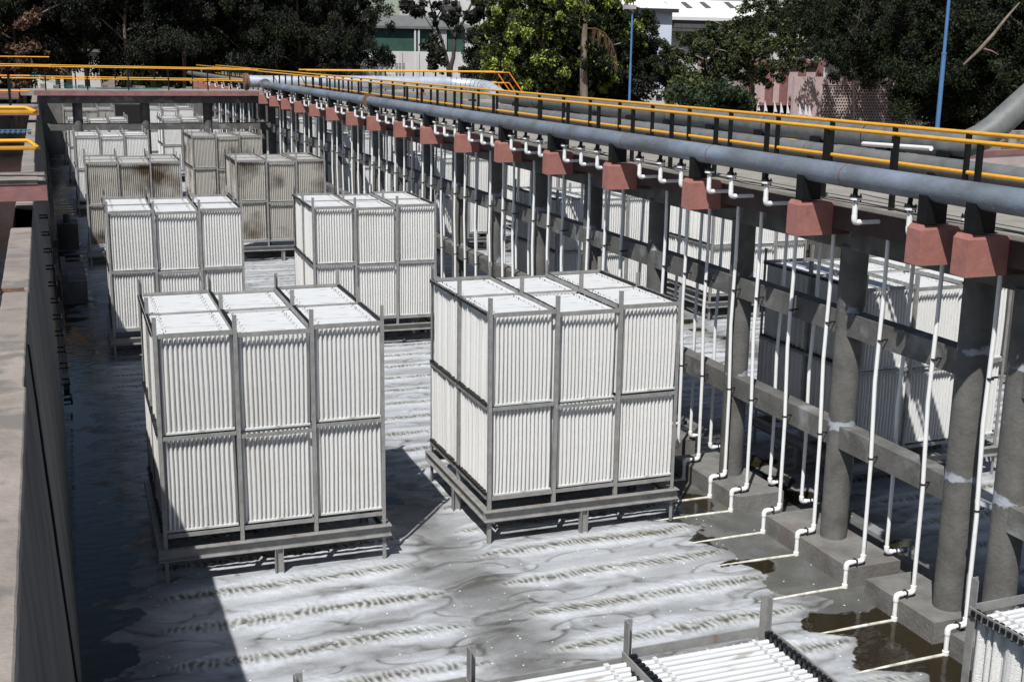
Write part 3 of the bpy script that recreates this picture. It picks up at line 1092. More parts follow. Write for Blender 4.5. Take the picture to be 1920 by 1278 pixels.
for k in range(11):
    y = 22.6 + 2.86 * k + (.6 if k == 0 else 0)
    b = MB()
    b.box((19.3, y - .22, 4.22), (19.33, y + .22, 4.80))
    b.box((19.33, y + .17, 4.22), (19.9, y + .22, 4.80))
    b.box((19.33, y - .22, 4.22), (19.9, y - .17, 4.66))
    b.box((19.87, y - .17, 4.22), (19.9, y + .17, 4.80))
    b.build("bracket", M['black'], pc)

# right basin outer wall
t = thing("basin_wall", (20.1, 12, 0), "grey concrete wall along the outer side of the right basin", "wall")
b = MB()
b.box((19.95, -6, -.5), (20.35, 88.4, 4.2))
b.build("wall_face", M['wallface'], t)
b = MB()
b.box((19.2, 15, 4.04), (19.947, 88, 4.2))
b.build("ledge", M['wallface'], t)

# ------------------------------------------------------------------ air drop pipes
RP = .027


def elbow(b, c, d0, d1, r=.05):
    """quarter bend at corner c between unit directions d0 (coming in) and d1 (going out), with sockets"""
    c, d0, d1 = [np.array(v, float) for v in (c, d0, d1)]
    a = c - d0 * r
    z = c + d1 * r
    pts = [c - d0 * r * 1.7] + [a * (1 - t) ** 2 + 2 * c * t * (1 - t) + z * t * t for t in np.linspace(0, 1, 6)] + [c + d1 * r * 1.7]
    b.tube(pts, .037, 10)
    return b


def make_drop():
    """front riser: origin at the pipe foot column x = XR, z=0"""
    t = thing("air_drop_pipe", (9.78, 0, 0), "x", "pipe", "white air pipes dropping from the near main")
    o = t.location
    b = MB()
    b.cyl((9.21, 0, 5.19), (9.23, 0, 5.33), .03, 10)
    b.build("steel_nipple", M['black'], t)
    b = MB()
    b.cyl((9.23, 0, 5.175), (9.23, 0, 5.192), .075, 14)
    for a in range(4):
        x, y = 9.23 + .058 * math.cos(a * 1.57 + .7), .058 * math.sin(a * 1.57 + .7)
        b.cyl((x, y, 5.12), (x, y, 5.215), .010, 6)
    b.build("steel_flange", M['clamp'], t)
    b = MB()
    b.cyl((9.23, 0, 5.145), (9.23, 0, 5.174), .072, 14)
    b.build("plastic_flange", M['pvc'], t)
    b = MB()
    b.cyl((9.23, 0, 4.94), (9.23, 0, 5.146), .034, 10)
    elbow(b, (9.23, 0, 4.865), (0, 0, -1), (1, 0, 0))
    b.cyl((9.31, 0, 4.865), (9.68, 0, 4.865 - .0), RP, 10)
    elbow(b, (9.76, 0, 4.865), (1, 0, 0), (0, 0, -1))
    b.build("upper_bend", M['pvc'], t)
    b = MB()
    zs = [4.79, 3.9, 2.8, 1.7, .42]
    b.tube([(9.76 + dx, 0 + dy, z_) for z_, dx, dy in zip(zs, (0, .012, -.008, .01, .02), (0, .015, .02, -.01, .0))], RP, 10)
    b.build("riser", M['pvc'], t)
    b = MB()
    elbow(b, (9.78, 0, .345), (0, 0, -1), (-1, 0, 0))
    b.cyl((9.70, 0, .345), (9.60, 0, .345), RP, 10)
    elbow(b, (9.525, 0, .345), (-1, 0, 0), (0, 0, -1))
    b.cyl((9.525, 0, .27), (9.525, 0, .05), RP + .002, 10)
    b.cyl((9.525, 0, .05), (9.525, 0, -.05), .04, 12)
    b.build("lower_bend", M['pvc'], t)
    b = MB()
    b.tube([(9.525, 0, .004), (9.0, 0, .002), (8.4, 0, -.012), (7.9, 0, -.03)], .021, 8)
    b.build("lateral", M['wetpvc'], t)
    for z in (3.34, 1.77):
        b = MB()
        b.cyl((9.77, 0, z - .011), (9.77, 0, z + .011), .040, 10)
        b.box((9.79, .02, z - .01), (9.90, .035, z + .01))
        b.build("clamp", M['clamp'], t)
    b = MB()
    b.box((9.66, -.045, .30), (9.672, .04, .388))
    b.build("clamp", M['clamp'], t)
    return t


def make_back():
    t = thing("air_riser", (10.2, 0, 0), "x", "pipe", "white risers feeding the right basin")
    b = MB()
    zs = [4.66, 3.5, 2.4, 1.3, .42]
    b.tube([(10.26 + dx, 0 + dy, z_) for z_, dx, dy in zip(zs, (0.03, .0, -.01, .01, .0), (0, -.02, .02, .01, .0))], RP, 10)
    b.build("riser", M['pvc'], t)
    b = MB()
    elbow(b, (10.26, 0, .345), (0, 0, -1), (1, 0, 0))
    b.cyl((10.33, 0, .345), (10.52, 0, .345), RP, 10)
    b.build("lower_bend", M['pvc'], t)
    b = MB()
    b.cyl((10.52, 0, .345), (10.58, 0, .345), .042, 12)
    b.build("end_cap", M['cap'], t)
    b = MB()
    b.box((10.40, -.04, .30), (10.412, .04, .39))
    b.build("clamp", M['clamp'], t)
    b = MB()
    b.cyl((10.26, 0, 4.52), (10.26, 0, 4.545), .04, 10)
    b.build("clamp", M['clamp'], t)
    return t


dropY = [8.6, 9.6, 10.6, 11.55, 12.58, 13.72, 14.6, 15.52, 16.18, 17.04, 17.75, 18.5, 20.2, 20.93, 21.7, 22.98, 23.75, 24.6, 25.83, 26.52, 27.4, 28.45, 29.3, 30.1, 31.28,
         32.19, 33.0, 34.09, 34.91, 35.9, 36.86, 37.8, 38.7, 39.75, 40.6, 41.5, 42.9, 43.8, 44.6, 46.0, 46.9, 48.8, 49.7, 51.5, 52.5, 54.4, 55.2]
dropY += [62.9, 64.0, 65.9, 66.9, 68.7, 69.7, 71.5, 72.6, 74.4, 75.4, 77.2]
backY = [12.72, 14.75, 15.62, 17.5, 18.2, 18.95, 20.4, 21.2, 21.9, 23.2, 24.1, 24.9, 26.1, 26.9, 27.7, 28.9, 29.8, 30.6, 31.7, 32.6, 33.4, 34.6, 35.4, 36.2,
         37.4, 38.2, 39.1, 40.2, 41.0, 42.1, 43.1, 44.1, 45.9, 46.8, 48.7, 49.6, 51.6, 52.4, 54.4]
dp = make_drop()
bk = make_back()

# ------------------------------------------------------------------ cages
CW, CD = 2.95, 2.80
ZTP, ZR, ZM, ZB, ZS = 3.577, 3.368, 2.02, .706, .507
BW = CW / 3


def module_mesh(name, w, d, h, seed, rods=False):
    """hanging pack of woven strips: ribbed curtain on all sides, rod cover on top"""
    r = random.Random(seed)
    loop, nf = [], 15

    def side(p, q, n, amp, jit):
        p, q = np.array(p, float), np.array(q, float)
        L_ = np.linalg.norm(q - p)
        u = (q - p) / L_
        nrm = np.array([u[1], -u[0]])
        wds = [1 + r.uniform(-jit, jit) for _ in range(n)]
        tot = sum(wds)
        s = 0
        for wd in wds:
            wl_ = wd / tot * L_
            am = amp * (1 + r.uniform(-jit, jit))
            for k, o in ((0.0, -.75), (.14, -.55), (.28, .40), (.40, .90), (.55, 1), (.70, .85), (.84, .25), (.94, -.5)):
                loop.append((p + u * (s + wl_ * k) + nrm * am * o, 1))
            s += wl_

    side((0, 0), (w, 0), nf, .027, .12)
    side((w, 0), (w, d), 10, .036, .5)
    side((w, d), (0, d), nf, .028, .10)
    side((0, d), (0, 0), 10, .036, .5)
    n = len(loop)
    lev = [0, .25, .5, .75, 1]
    ph = [r.uniform(0, 6) for _ in range(4)]
    vs = []
    for li, lv in enumerate(lev):
        for i, (p, _) in enumerate(loop):
            sway = .007 * math.sin(ph[0] + lv * 3 + p[0] * 5) + .0015 * math.sin(ph[1] + i * .11 + lv * 7)
            bul = .014 * math.sin(math.pi * lv)
            vs.append((p[0] + sway * .7, p[1] - bul * (p[1] < d * .2) + sway * .5, h * (1 - lv)))
    b = MB()
    b.add(vs, [(li * n + i, (li + 1) * n + i, (li + 1) * n + (i + 1) % n, li * n + (i + 1) % n) for li in range(len(lev) - 1) for i in range(n)], False)
    b.add([(.03, .03, h - .012), (w - .03, .03, h - .012), (w - .03, d - .03, h - .012), (.03, d - .03, h - .012)], [(0, 1, 2, 3)])
    b.m = 1
    b.box((-.01, -.034, -.002), (w + .01, .02, .024))
    b.m = 0
    if not rods:
        b.m = 1
        k = 3
        for i in range(k):
            a0 = -.005 + (d + .01) * i / k + .008
            a1 = -.005 + (d + .01) * (i + 1) / k - .008
            t0 = h + r.uniform(0, .008)
            b.box((-.012, a0, h - .01), (w + .012, a1, t0 + .008))
        b.m = 2
        for xs in (.105, w - .10):
            y = .02
            while y < d - .02:
                x = xs + .022 * math.sin(y * 31) + r.uniform(-.006, .006)
                b.box((x - .005, y, h + .009), (x + .006, y + r.uniform(.008, .024), h + .018))
                y += .05
    else:
        k = 22
        for i in range(k):
            y = .03 + (d - .06) * (i + .5) / k
            z = h + .025
            x0, x1 = -.005 + r.uniform(-.01, .02), w + .005 + r.uniform(-.02, .01)
            b.m = 1
            b.tube([(x0, y, z), (w * .5, y + r.uniform(-.005, .005), z + r.uniform(-.004, .004)), (x1, y, z)], .019, 8)
            b.m = 3
            b.cyl((x0 - .045, y, z - .004), (x0 + .002, y, z - .004), .022, 8)
            b.cyl((x1 - .002, y, z - .004), (x1 + .045, y, z - .004), .022, 8)
            b.m = 1
            for xs in (.11, w - .11):
                b.box((xs - .012 + r.uniform(-.008, .008), y - .018, z + .008), (xs + .012, y + .020, z + .025))
    return b


fm0 = [M['net'], M['plank'], M['clamp'], M['endcap']]
fm1 = [M['netgrey'], M['plankgrey'], M['clamp'], M['endcap']]
MW, MD = BW - .085, CD / 2 - .10
mod_hi = [module_mesh("media_pack", MW, MD, ZR - ZM - .07, 11 + s).mesh("media_pack", fm0) for s in range(2)]
mod_lo = [module_mesh("media_pack", MW, MD, ZM - ZB - .06, 21 + s).mesh("media_pack", fm0) for s in range(2)]
mod_rod = [module_mesh("media_pack", MW, MD, ZR - ZM - .10, 31 + s, rods=True).mesh("media_pack", fm0) for s in range(2)]


def grey(me):
    k = me.name + "_g"
    if k not in bpy.data.meshes:
        m2 = me.copy()
        m2.name = k
        for i, m in enumerate(fm1):
            m2.materials[i] = m
        GREY[me.name] = m2
    return GREY[me.name]


GREY = {}


def angle_mb(z0, z1, sx, sy):
    b = MB()
    w, t_ = .050, .009
    x0, x1 = (0, w) if sx > 0 else (-w, 0)
    y0, y1 = (0, w) if sy > 0 else (-w, 0)
    b.box((x0, -t_ if sy > 0 else 0, z0), (x1, 0 if sy > 0 else t_, z1))
    b.box((0 if sx > 0 else -t_, y0, z0), (t_ if sx > 0 else 0, y1, z1))
    return b


postme = {}


def make_cage(rods=False, strips=True):
    t = thing("media_cage", (0, 0, 0), "x", "cage", "caged packs of woven media standing in the basins")
    r = random.Random(5)
    for i in range(4):
        for j in range(3):
            inner = i in (1, 2) or j == 1
            z0 = ZS if inner else -.35
            sx = 1 if i < 3 else -1
            sy = 1 if j < 2 else -1
            k = (z0, sx, sy)
            if k not in postme:
                b = angle_mb(z0, ZTP, sx, sy)
                postme[k] = b.mesh("post", M['frame'])
            o = part("post", postme[k], t, (i * BW, j * CD / 2 + (.0 if j else -.012), rnd.uniform(-.02, .012)))
    for nm, z, th in (("top_frame", ZR, .062), ("middle_frame", ZM, .05), ("bottom_frame", ZB, .055)):
        b = MB()
        for i in range(3):
            dz = (-.045 if i == 1 and nm == "top_frame" else (-.05 if i == 1 and nm == "middle_frame" else r.uniform(-.012, .006)))
            for y, s in ((-.014, 1), (CD + .002, -1)):
                b.box((i * BW + .06, y, z - th + dz), (i * BW + BW - .003, y + .010, z + dz))
                if nm != "top_frame":
                    b.box((i * BW + .06, y + .010, z - th + dz), (i * BW + BW - .003, y + .06, z - th + .008 + dz))
        for x in (-.012, BW - .014, 2 * BW - .014, CW + .003):
            for j in range(2):
                b.box((x, j * CD / 2 + .058, z - th), (x + .010, (j + 1) * CD / 2 - .003, z - .002))
        if nm == "top_frame":
            for i in range(3):
                b.box((i * BW + .06, CD / 2 - .02, z - .05), (i * BW + BW - .003, CD / 2 - .01, z - .02))
        b.build(nm, M['frame'], t)
    b = MB()
    for x in (-.030, BW - .004, 2 * BW - .004, CW - .045):
        for z in (ZR - .052, ZM + .004, ZB + .004):
            if z < ZR - .1 and 0 < x < CW - .1:
                continue
            b.box((x + .018, .06, z), (x + .028, CD - .03, z + .034))
            y = .08
            while y < CD - .06:
                if abs(y - CD / 2) > .05:
                    b.box((x + .006, y, z + .004), (x + .064, y + .028, z + .034 + r.uniform(0, .010)))
                y += .052
    b.build("rod_holder", M['endcap'], t)
    # I-section stand
    s = thing("stand", (0, 0, 0), "", "")
    del s['label'], s['category']
    s.parent = t
    b = MB()
    x0, x1, y0, y1 = -.07, CW + .07, -.09, CD + .09
    for (a0, b0, a1, b1) in ((x0, y0, x1, y0 + .10), (x0, y1 - .10, x1, y1)):
        b.box((a0, b0, ZS - .010), (a1, b1, ZS))
        b.box((a0, b0, ZS - .150), (a1, b1, ZS - .140))
        b.box((a0, (b0 + b1) / 2 + .012, ZS - .140), (a1, (b0 + b1) / 2 + .020, ZS - .010))
    for (a0, b0, a1, b1) in ((x0, y0 + .103, x0 + .10, y1 - .103), (x1 - .10, y0 + .103, x1, y1 - .103)):
        b.box((a0, b0, ZS - .010), (a1, b1, ZS))
        b.box((a0, b0, ZS - .150), (a1, b1, ZS - .140))
        b.box(((a0 + a1) / 2 - .004, b0, ZS - .140), ((a0 + a1) / 2 + .004, b1, ZS - .010))
    o = b.build("stand_beam", M['frame'], s)
    lg = MB()
    for (c, d) in ((-.046, -.050), (.038, .046)):
        pass
    lg.box((-.055, -.05, -.4), (-.047, .05, ZS - .153))
    lg.box((.047, -.05, -.4), (.055, .05, ZS - .153))
    lg.box((-.047, -.006, -.4), (.047, .006, ZS - .153))
    lgm = lg.mesh("stand_leg", M['frame'])
    for (x, y) in ((CW / 2, -.04), (CW / 2, CD + .04), (-.02, CD / 2), (CW + .02, CD / 2)):
        part("stand_leg", lgm, s, (x, y, 0))
    for i in range(3):
        for j in range(2):
            k = (i + j) % 2
            dy = .02 if i == 1 else 0
            dz = -.035 if i == 1 else 0
            x, y = i * BW + .060, j * CD / 2 + .078 + dy
            if rods:
                part("media_pack", mod_rod[k], t, (x, y, ZM + .012))
            else:
                part("media_pack", mod_hi[k], t, (x, y, ZM + .012 + dz))
            part("media_pack", mod_lo[1 - k], t, (x - .0, y, ZB + .006))
    return t


cg = make_cage()
cr_ = make_cage(rods=True)
bpy.context.view_layer.update()
index_kids()

CAGES = [  # x, y, rot, kind, label
    (1.08, 15.51, -.012, 0, "white media cage in the front row beside the left wall, corner in shadow"),
    (5.53, 15.50, .0, 0, "white media cage in the front row nearest the walkway pipes, left basin"),
    (1.12, 28.25, -.02, 0, "white media cage in the second row beside the left wall"),
    (5.62, 27.95, -.03, 0, "white media cage in the second row next to the walkway, left basin"),
    (1.09, 41.15, -.02, 1, "brown stained media cage in the third row beside the left wall"),
    (5.74, 40.95, -.01, 1, "brown stained media cage in the third row next to the walkway"),
    (1.10, 54.25, .0, 0, "white media cage just before the cross bridge beside the left wall"),
    (5.72, 53.4, .02, 1, "greyed media cage just before the cross bridge next to the walkway"),
    (1.08, 67.1, .0, 0, "white media cage just beyond the cross bridge, left side"),
    (5.74, 67.5, .0, 0, "white media cage just beyond the cross bridge, walkway side"),
    (1.06, 79.2, .0, 1, "farthest greyish media cage beside the left wall under the bridge"),
    (5.9, 80.6, .0, 0, "farthest white media cage on the walkway side under the bridge"),
    (11.73, 15.6, .02, 0, "white media cage behind the near columns, nearest of the right basin"),
    (11.8, 28.2, .02, 0, "white media cage of the right basin's second row beside the walkway"),
    (16.2, 28.1, .01, 0, "white media cage of the right basin's second row by the outer wall"),
    (11.8, 41.0, .0, 0, "white media cage of the right basin's third row beside the walkway"),
    (16.2, 41.0, .0, 0, "white media cage of the right basin's third row by the outer wall"),
    (11.8, 54.0, .0, 0, "white media cage of the right basin's fourth row beside the walkway"),
    (16.2, 54.0, .0, 0, "white media cage of the right basin's fourth row by the outer wall"),
    (11.8, 67.0, .0, 0, "farthest white media cage seen between the columns of the right basin"),
]
for i, (x, y, a, k, lb) in enumerate(CAGES):
    if i == 0:
        o = cg
    else:
        def fn(c, src, k=k):
            if c.type == 'MESH' and c.name.startswith("media_pack"):
                if k:
                    c.data = grey(c.data)
                c.location.x += rnd.uniform(-.012, .012)
                c.location.y += rnd.uniform(-.02, .012)
                c.location.z += rnd.uniform(-.012, .008)
                c.rotation_euler = (0, 0, rnd.uniform(-.010, .010))
            elif c.name.startswith("post"):
                c.rotation_euler = (rnd.uniform(-.003, .003), rnd.uniform(-.003, .003), 0)
        o = copy_tree(cg, None, fn)
    o.location = (x, y, 0)
    o.rotation_euler = (0, 0, a)
    o['label'] = lb
for i, (x, y, a, lb) in enumerate(((1.05, 3.22, 0, "unfinished cage with bare white rods and black caps at the bottom edge of the picture"),
                                   (5.50, 3.05, .03, "cage of bare white rods at the bottom right corner of the picture"))):
    o = cr_ if i == 0 else copy_tree(cr_)
    o.location = (x, y, 0)
    o.rotation_euler = (0, 0, a)
    o['label'] = lb
for i, y in enumerate(dropY):
    o = dp if i == 0 else copy_tree(dp)
    o.location = (9.78, y, 0)
    o.rotation_euler = (0, 0, rnd.uniform(-.03, .03))
    if y > 60:
        o['label'] = "white air pipe with bend beyond the cross bridge, %s past it" % ORD[dropY.index(y) - 47]
    else:
        o['label'] = "white air pipe hanging from the blue main into the left basin, %s from the camera" % ORD[i]
for i, y in enumerate(backY):
    o = bk if i == 0 else copy_tree(bk)
    o.location = (10.2, y, 0)
    o.rotation_euler = (0, 0, rnd.uniform(-.05, .05))
    o['label'] = "white riser behind the walkway columns with a capped foot, %s from the camera" % ORD[i]

# ------------------------------------------------------------------ right bridge and stairs
t = thing("concrete_footbridge", (15, 60, 0), "far cross bridge over the right basin with red corbel block", "bridge")
b = MB()
b.box((11.3, 58.2, 4.7), (21.8, 60.2, 5.02))
b.build("deck", M['deck'], t)
b = MB()
b.box((16.9, 57.9, 4.55), (17.3, 58.19, 5.0))
b.build("corbel", M['red'], t)
for x in (14.1, 17.1, 20.1):
    b = MB()
    b.cyl((x, 59.2, -.4), (x, 59.2, 4.7), .21, 14)
    b.build("column", M['concrete'], t)
rail_line("handrail", (11.6, 58.3), (21.4, 58.3), 5.0, 5.5, 6.02, 1.9, "orange yellow handrail of the far bridge, ending above its stairs",
          "yellow handrails of the cross bridge", r=.036)
rail_line("handrail", (11.6, 60.1), (21.6, 60.1), 5.0, 5.5, 6.02, 1.9, "farther yellow handrail of the bridge over the right basin",
          "yellow handrails of the cross bridge", r=.036)
t = thing("bridge_stairs", (21.8, 59, 3), "steep orange railed stairs going down from the far bridge", "stairs")
for y in (58.3, 60.1):
    for dz in (1.0, .5):
        b = MB()
        b.tube([(20.4, y, 5.0 + dz), (21.7, y, 5.0 + dz), (23.3, y, 2.9 + dz)], .035, 8)
        b.build("rail", M['orange'], t)
b = MB()
for k in range(8):
    b.box((21.8 + .2 * k, 58.4, 4.95 - .26 * (k + 1)), (22.05 + .2 * k, 60.0, 4.99 - .26 * (k + 1)))
b.build("tread", M['redband'], t)

# ------------------------------------------------------------------ pink parapets, kerbs, poles
t = thing("parapet_wall", (21.3, 40, 4.2), "pale pink parapet with dark red cap beyond the right basin, running away", "wall")
b = MB()
b.box((21.2, 33.0, 4.18), (21.4, 56, 4.52))
b.build("wall_face", M['pink'], t)
b = MB()
b.box((21.17, 33.0, 4.52), (21.43, 56, 4.62))
b.build("cap", M['redband'], t)
t = thing("parapet_wall", (24, 23.9, 4.2), "pale pink parapet with dark red cap at the right edge", "wall")
b = MB()
b.add([(20.4, 25.2, 3.9), (29.8, 27.3, 3.9), (29.8, 27.5, 3.9), (20.4, 25.4, 3.9), (20.4, 25.2, 4.45), (29.8, 27.3, 4.45), (29.8, 27.5, 4.45), (20.4, 25.4, 4.45)],
      [(0, 1, 5, 4), (1, 2, 6, 5), (2, 3, 7, 6), (3, 0, 4, 7)])
b.build("wall_face", M['pink'], t)
b = MB()
b.add([(20.4, 25.17, 4.45), (29.8, 27.27, 4.45), (29.8, 27.53, 4.45), (20.4, 25.43, 4.45), (20.4, 25.17, 4.57), (29.8, 27.27, 4.57), (29.8, 27.53, 4.57), (20.4, 25.43, 4.57)],
      [(0, 3, 2, 1), (4, 5, 6, 7), (0, 1, 5, 4), (1, 2, 6, 5), (2, 3, 7, 6), (3, 0, 4, 7)])
b.build("cap", M['redband'], t)
b = MB()
for i in range(44):
    y = 27.9 + .0 * i
    x = 20.9 + i * .2
    b.box((x, y + .22 * i * .2, 4.17), (x + .19, y + .3 + .22 * i * .2, 4.62 + rnd.uniform(-.02, .05)))
tag(b.build("kerb_wall", M['rubble'], loc=(22, 28, 4.2)), "rough grey block kerb behind the right pink parapet", "wall")
b = MB()
b.box((21.0, 31.0, 4.17), (29.9, 31.35, 4.72))
tag(b.build("kerb_wall", M['apron'], loc=(25, 31, 4.2)), "smooth pale kerb behind the rough block kerb", "wall")
t = thing("guard_rail", (21.0, 30, 4.2), "short yellow and black guard rail seen under the big grey main", "railing")
for z in (4.45, 4.8):
    b = MB()
    b.cyl((20.7, 32.2, z), (22.0, 32.2, z), .025, 6)
    b.build("rail", M['yellow'], t)
for x in (20.75, 21.35, 21.95):
    b = MB()
    b.box((x - .02, 32.18, 4.18), (x + .02, 32.22, 4.8))
    b.build("post", M['black'], t)
# white tube lying on the rails
b = MB()
b.cyl((10.25, 13.9, 5.72), (10.02, 12.25, 5.78), .03, 10)
tag(b.build("plastic_tube", M['pvc'], loc=(10.1, 13, 5.75)), "short white plastic tube tied under the near handrail", "tube")

P = at(1752, 300, 28.0)
t = thing("lamp_pole", (P[0], P[1], 4.2), "tall blue lamp pole at the right, running out of the top of the picture", "pole", "blue lamp poles")
b = MB()
b.cyl((P[0], P[1], 4.1), (P[0], P[1], 7.0), .062, 14)
b.cyl((P[0], P[1], 7.0), (P[0], P[1], 7.06), .07, 14)
b.cyl((P[0], P[1], 7.06), (P[0], P[1], 12.5), .046, 14)
b.build("pole", M['bluepole'], t)
P = at(1180, 190, 62.0)
t = thing("lamp_pole", (P[0], P[1], .5), "blue lamp pole with grey lamp head in front of the trees", "pole", "blue lamp poles")
b = MB()
zt = at(1184, 22, 62.0)[2]
b.cyl((P[0], P[1], .5), (P[0], P[1], 6.5), .068, 12)
b.cyl((P[0], P[1], 6.5), (P[0], P[1], zt), .054, 12)
b.build("pole", M['bluepole'], t)
b = MB()
b.cyl((P[0] + .1, P[1], zt), (P[0] - .28, P[1] - .1, zt + .2), .05, 8)
b.box((P[0] - .50, P[1] - .2, zt + .12), (P[0] + .12, P[1] + .14, zt + .34))
b.build("lamp_head", M['lamp'], t)

# ------------------------------------------------------------------ background buildings
GZ = .55


def quadbox(b, x0, x1, y0, y1, z0, z1):
    b.box((x0, y0, z0), (x1, y1, z1))


# green net shed with limewashed wall in front
P0, P1 = at(690, 97, 118), at(872, 97, 118)
t = thing("shed", (P0[0], 118, GZ), "green netted shed with grey sheet roof behind the bare tree", "shed")
zt, zb = at(800, 50, 118)[2], at(800, 97, 118)[2]
b = MB()
b.box((P0[0] - 6, 118, GZ), (P1[0], 119, zt))
b.build("net_wall", M['greennet'], t)
b = MB()
b.add([(P0[0] - 6, 117.5, zt), (P1[0] + 1, 117.5, zt), (P1[0] + 1, 128, zt + 1.3), (P0[0] - 6, 128, zt + 1.3)], [(0, 1, 2, 3)])
b.add([(P0[0] - 6, 117.5, zt - .25), (P1[0] + 1, 117.5, zt - .25), (P1[0] + 1, 117.5, zt), (P0[0] - 6, 117.5, zt)], [(0, 1, 2, 3)])
b.build("roof", M['greyroof'], t)
for px in (778, 785, 816):
    q = at(px, 60, 117.7)
    b = MB()
    b.box((q[0] - .08, 117.6, zb), (q[0] + .08, 117.75, zt - .3))
    b.build("post", M['whitewall'], t)
b = MB()
q0, q1 = at(812, 60, 117.8), at(838, 60, 117.8)
for k in range(9):
    x = q0[0] + (q1[0] - q0[0]) * k / 9
    b.box((x, 117.75, zb), (x + .1, 117.9, zt - .3))
b.build("pale_cladding", M['whitewall'], t)
P0, P1 = at(650, 97, 112), at(872, 97, 112)
b = MB()
b.box((P0[0], 112, GZ), (P1[0], 112.4, at(800, 97, 112)[2]))
for k in range(7):
    x = P0[0] + (P1[0] - P0[0]) * k / 7
    b.box((x, 111.9, GZ), (x + .35, 111.998, at(800, 97, 112)[2]))
tag(b.build("boundary_wall", M['whitewall'], loc=(P0[0], 112, GZ)), "white limewashed wall below the green netted shed", "wall")
# transformer yard insulators
for k, px in enumerate((744, 750, 757)):
    q = at(px, 140, 106)
    b = MB()
    for j in range(9):
        z = q[2] + j * .11
        b.cyl((q[0], 106, z), (q[0], 106, z + .06), .12, 8)
    b.cyl((q[0], 106, GZ), (q[0], 106, q[2]), .05, 6)
    tag(b.build("insulator", M['darkbark'], loc=(q[0], 106, GZ)), "%s of three dark ribbed insulators before the white wall" % ('left', 'middle', 'right')[k],
        "insulator", "insulators before the white wall")
# white block upper middle
P0, P1 = at(790, 20, 150), at(935, 20, 150)
t = thing("building", (P0[0], 150, GZ), "white block rising behind the bare forked tree", "building")
b = MB()
b.box((P0[0], 150, GZ), (P1[0], 160, at(860, -30, 150)[2]))
b.build("wall", M['whitewall'], t)
b = MB()
q0, q1 = at(822, 8, 149.8), at(862, 3, 149.8)
b.box((q0[0], 149.6, q1[2] - .6), (q1[0], 149.95, q1[2]))
b.build("awning", M['greyroof'], t)
b = MB()
for px in (832, 845):
    q = at(px, 28, 149.8)
    b.box((q[0] - .3, 149.7, q[2] - .6), (q[0] + .3, 149.95, q[2] + .6))
b.build("window", M['glassdark'], t)
# factory
t = thing("factory", (60, 110, GZ), "large white factory with slotted sheet roof behind the right trees", "building")
A, B_ = at(1262, 35, 115), at(1760, 35, 115)
zt, zr = at(1300, 33, 115)[2], at(1300, 0, 128)[2]
b = MB()
b.box((at(1150, 60, 115)[0], 115, GZ), (B_[0], 140, zt))
b.build("wall", M['whitewall'], t)
b = MB()
x0, x1 = at(1200, 35, 115)[0], B_[0] + 1
b.add([(x0, 114.4, zt + .02), (x1, 114.4, zt + .02), (x1, 128, zr), (x0, 128, zr)], [(0, 1, 2, 3)])
b.add([(x0, 114.4, zt - .3), (x1, 114.4, zt - .3), (x1, 114.4, zt + .02), (x0, 114.4, zt + .02)], [(0, 1, 2, 3)])
b.build("roof", M['roof'], t)
b = MB()
sl_ = (zr - zt) / 13.6
def on_roof(px, py):
    d = fw + rt * (px - 960) / 2301.25 - up * (py - 639) / 2301.25
    # z = zt + .06 + (y - 114.4) * sl_
    t_r = (zt + .06 - 114.4 * sl_ - CAM[2]) / (d[2] - sl_ * d[1])
    return CAM + d * t_r


for px in (1238, 1276, 1311, 1357, 1392, 1432, 1470):
    b.add([on_roof(px, 4), on_roof(px + 9, 4), on_roof(px + 23, 15), on_roof(px + 12, 15)], [(0, 1, 2, 3)])
b.build("roof_slot", M['darkroof'], t)
b = MB()
q0, q1 = at(1262, 52, 114.8), at(1340, 34, 114.8)
b.box((q0[0], 114.6, q0[2]), (q1[0], 114.99, q1[2]))
b.box((at(1245, 55, 114.8)[0], 113.6, q0[2] - .35), (q1[0] + 2, 114.99, q0[2] - .1))
b.build("louvre_band", M['darkroof'], t)
t = thing("annexe", (50, 104, GZ), "pale blue white gabled annexe with dark eave beside the factory", "building")
q0, q1 = at(1150, 60, 104), at(1261, 19, 104)
b = MB()
b.box((q0[0], 104, GZ), (q1[0], 112, q1[2]))
b.build("wall", M['bluewall'], t)
b = MB()
b.add([(q0[0], 103.6, q1[2]), (q1[0] + .3, 103.6, q1[2]), (q1[0] + .3, 112, q1[2] + 2.4), (q0[0], 112, q1[2] + 2.4)], [(0, 1, 2, 3)])
b.build("roof", M['roof'], t)
b = MB()
b.box((q0[0], 103.4, q1[2] - .25), (q1[0] + .35, 103.7, q1[2] + .08))
b.build("eave", M['navy'], t)
# small white hut with window under the tree
q0, q1 = at(1218, 200, 80), at(1252, 170, 80)
b = MB()
b.m = 0
b.box((q0[0], 80, GZ), (q1[0] + .6, 82, q1[2]))
b.m = 1
q = at(1236, 182, 79.95)
b.box((q[0] - .25, 79.93, q[2] - .15), (q[0] + .2, 79.98, q[2] + .18))
t_ = thing("hut", (q0[0], 80, GZ), "small white hut with a tiny barred window under the trees", "hut")
b.build("wall", [M['whitewall'], M['glassdark']], t_)
# white backdrop wall behind the middle trees
for k, (pa_, pb_, yy, py, lb) in enumerate(((965, 1085, 125, 150, "low bright wall glimpsed between the middle tree trunks"),
                                            (1255, 1400, 100, 112, "tall white wall glimpsed behind the round tree"))):
    q0, q1 = at(pa_, py, yy), at(pb_, py, yy)
    b = MB()
    b.box((q0[0], yy, GZ), (q1[0], yy + .4, q0[2]))
    tag(b.build("boundary_wall", M['whitewall'], loc=(q0[0], yy, GZ)), lb, "wall")
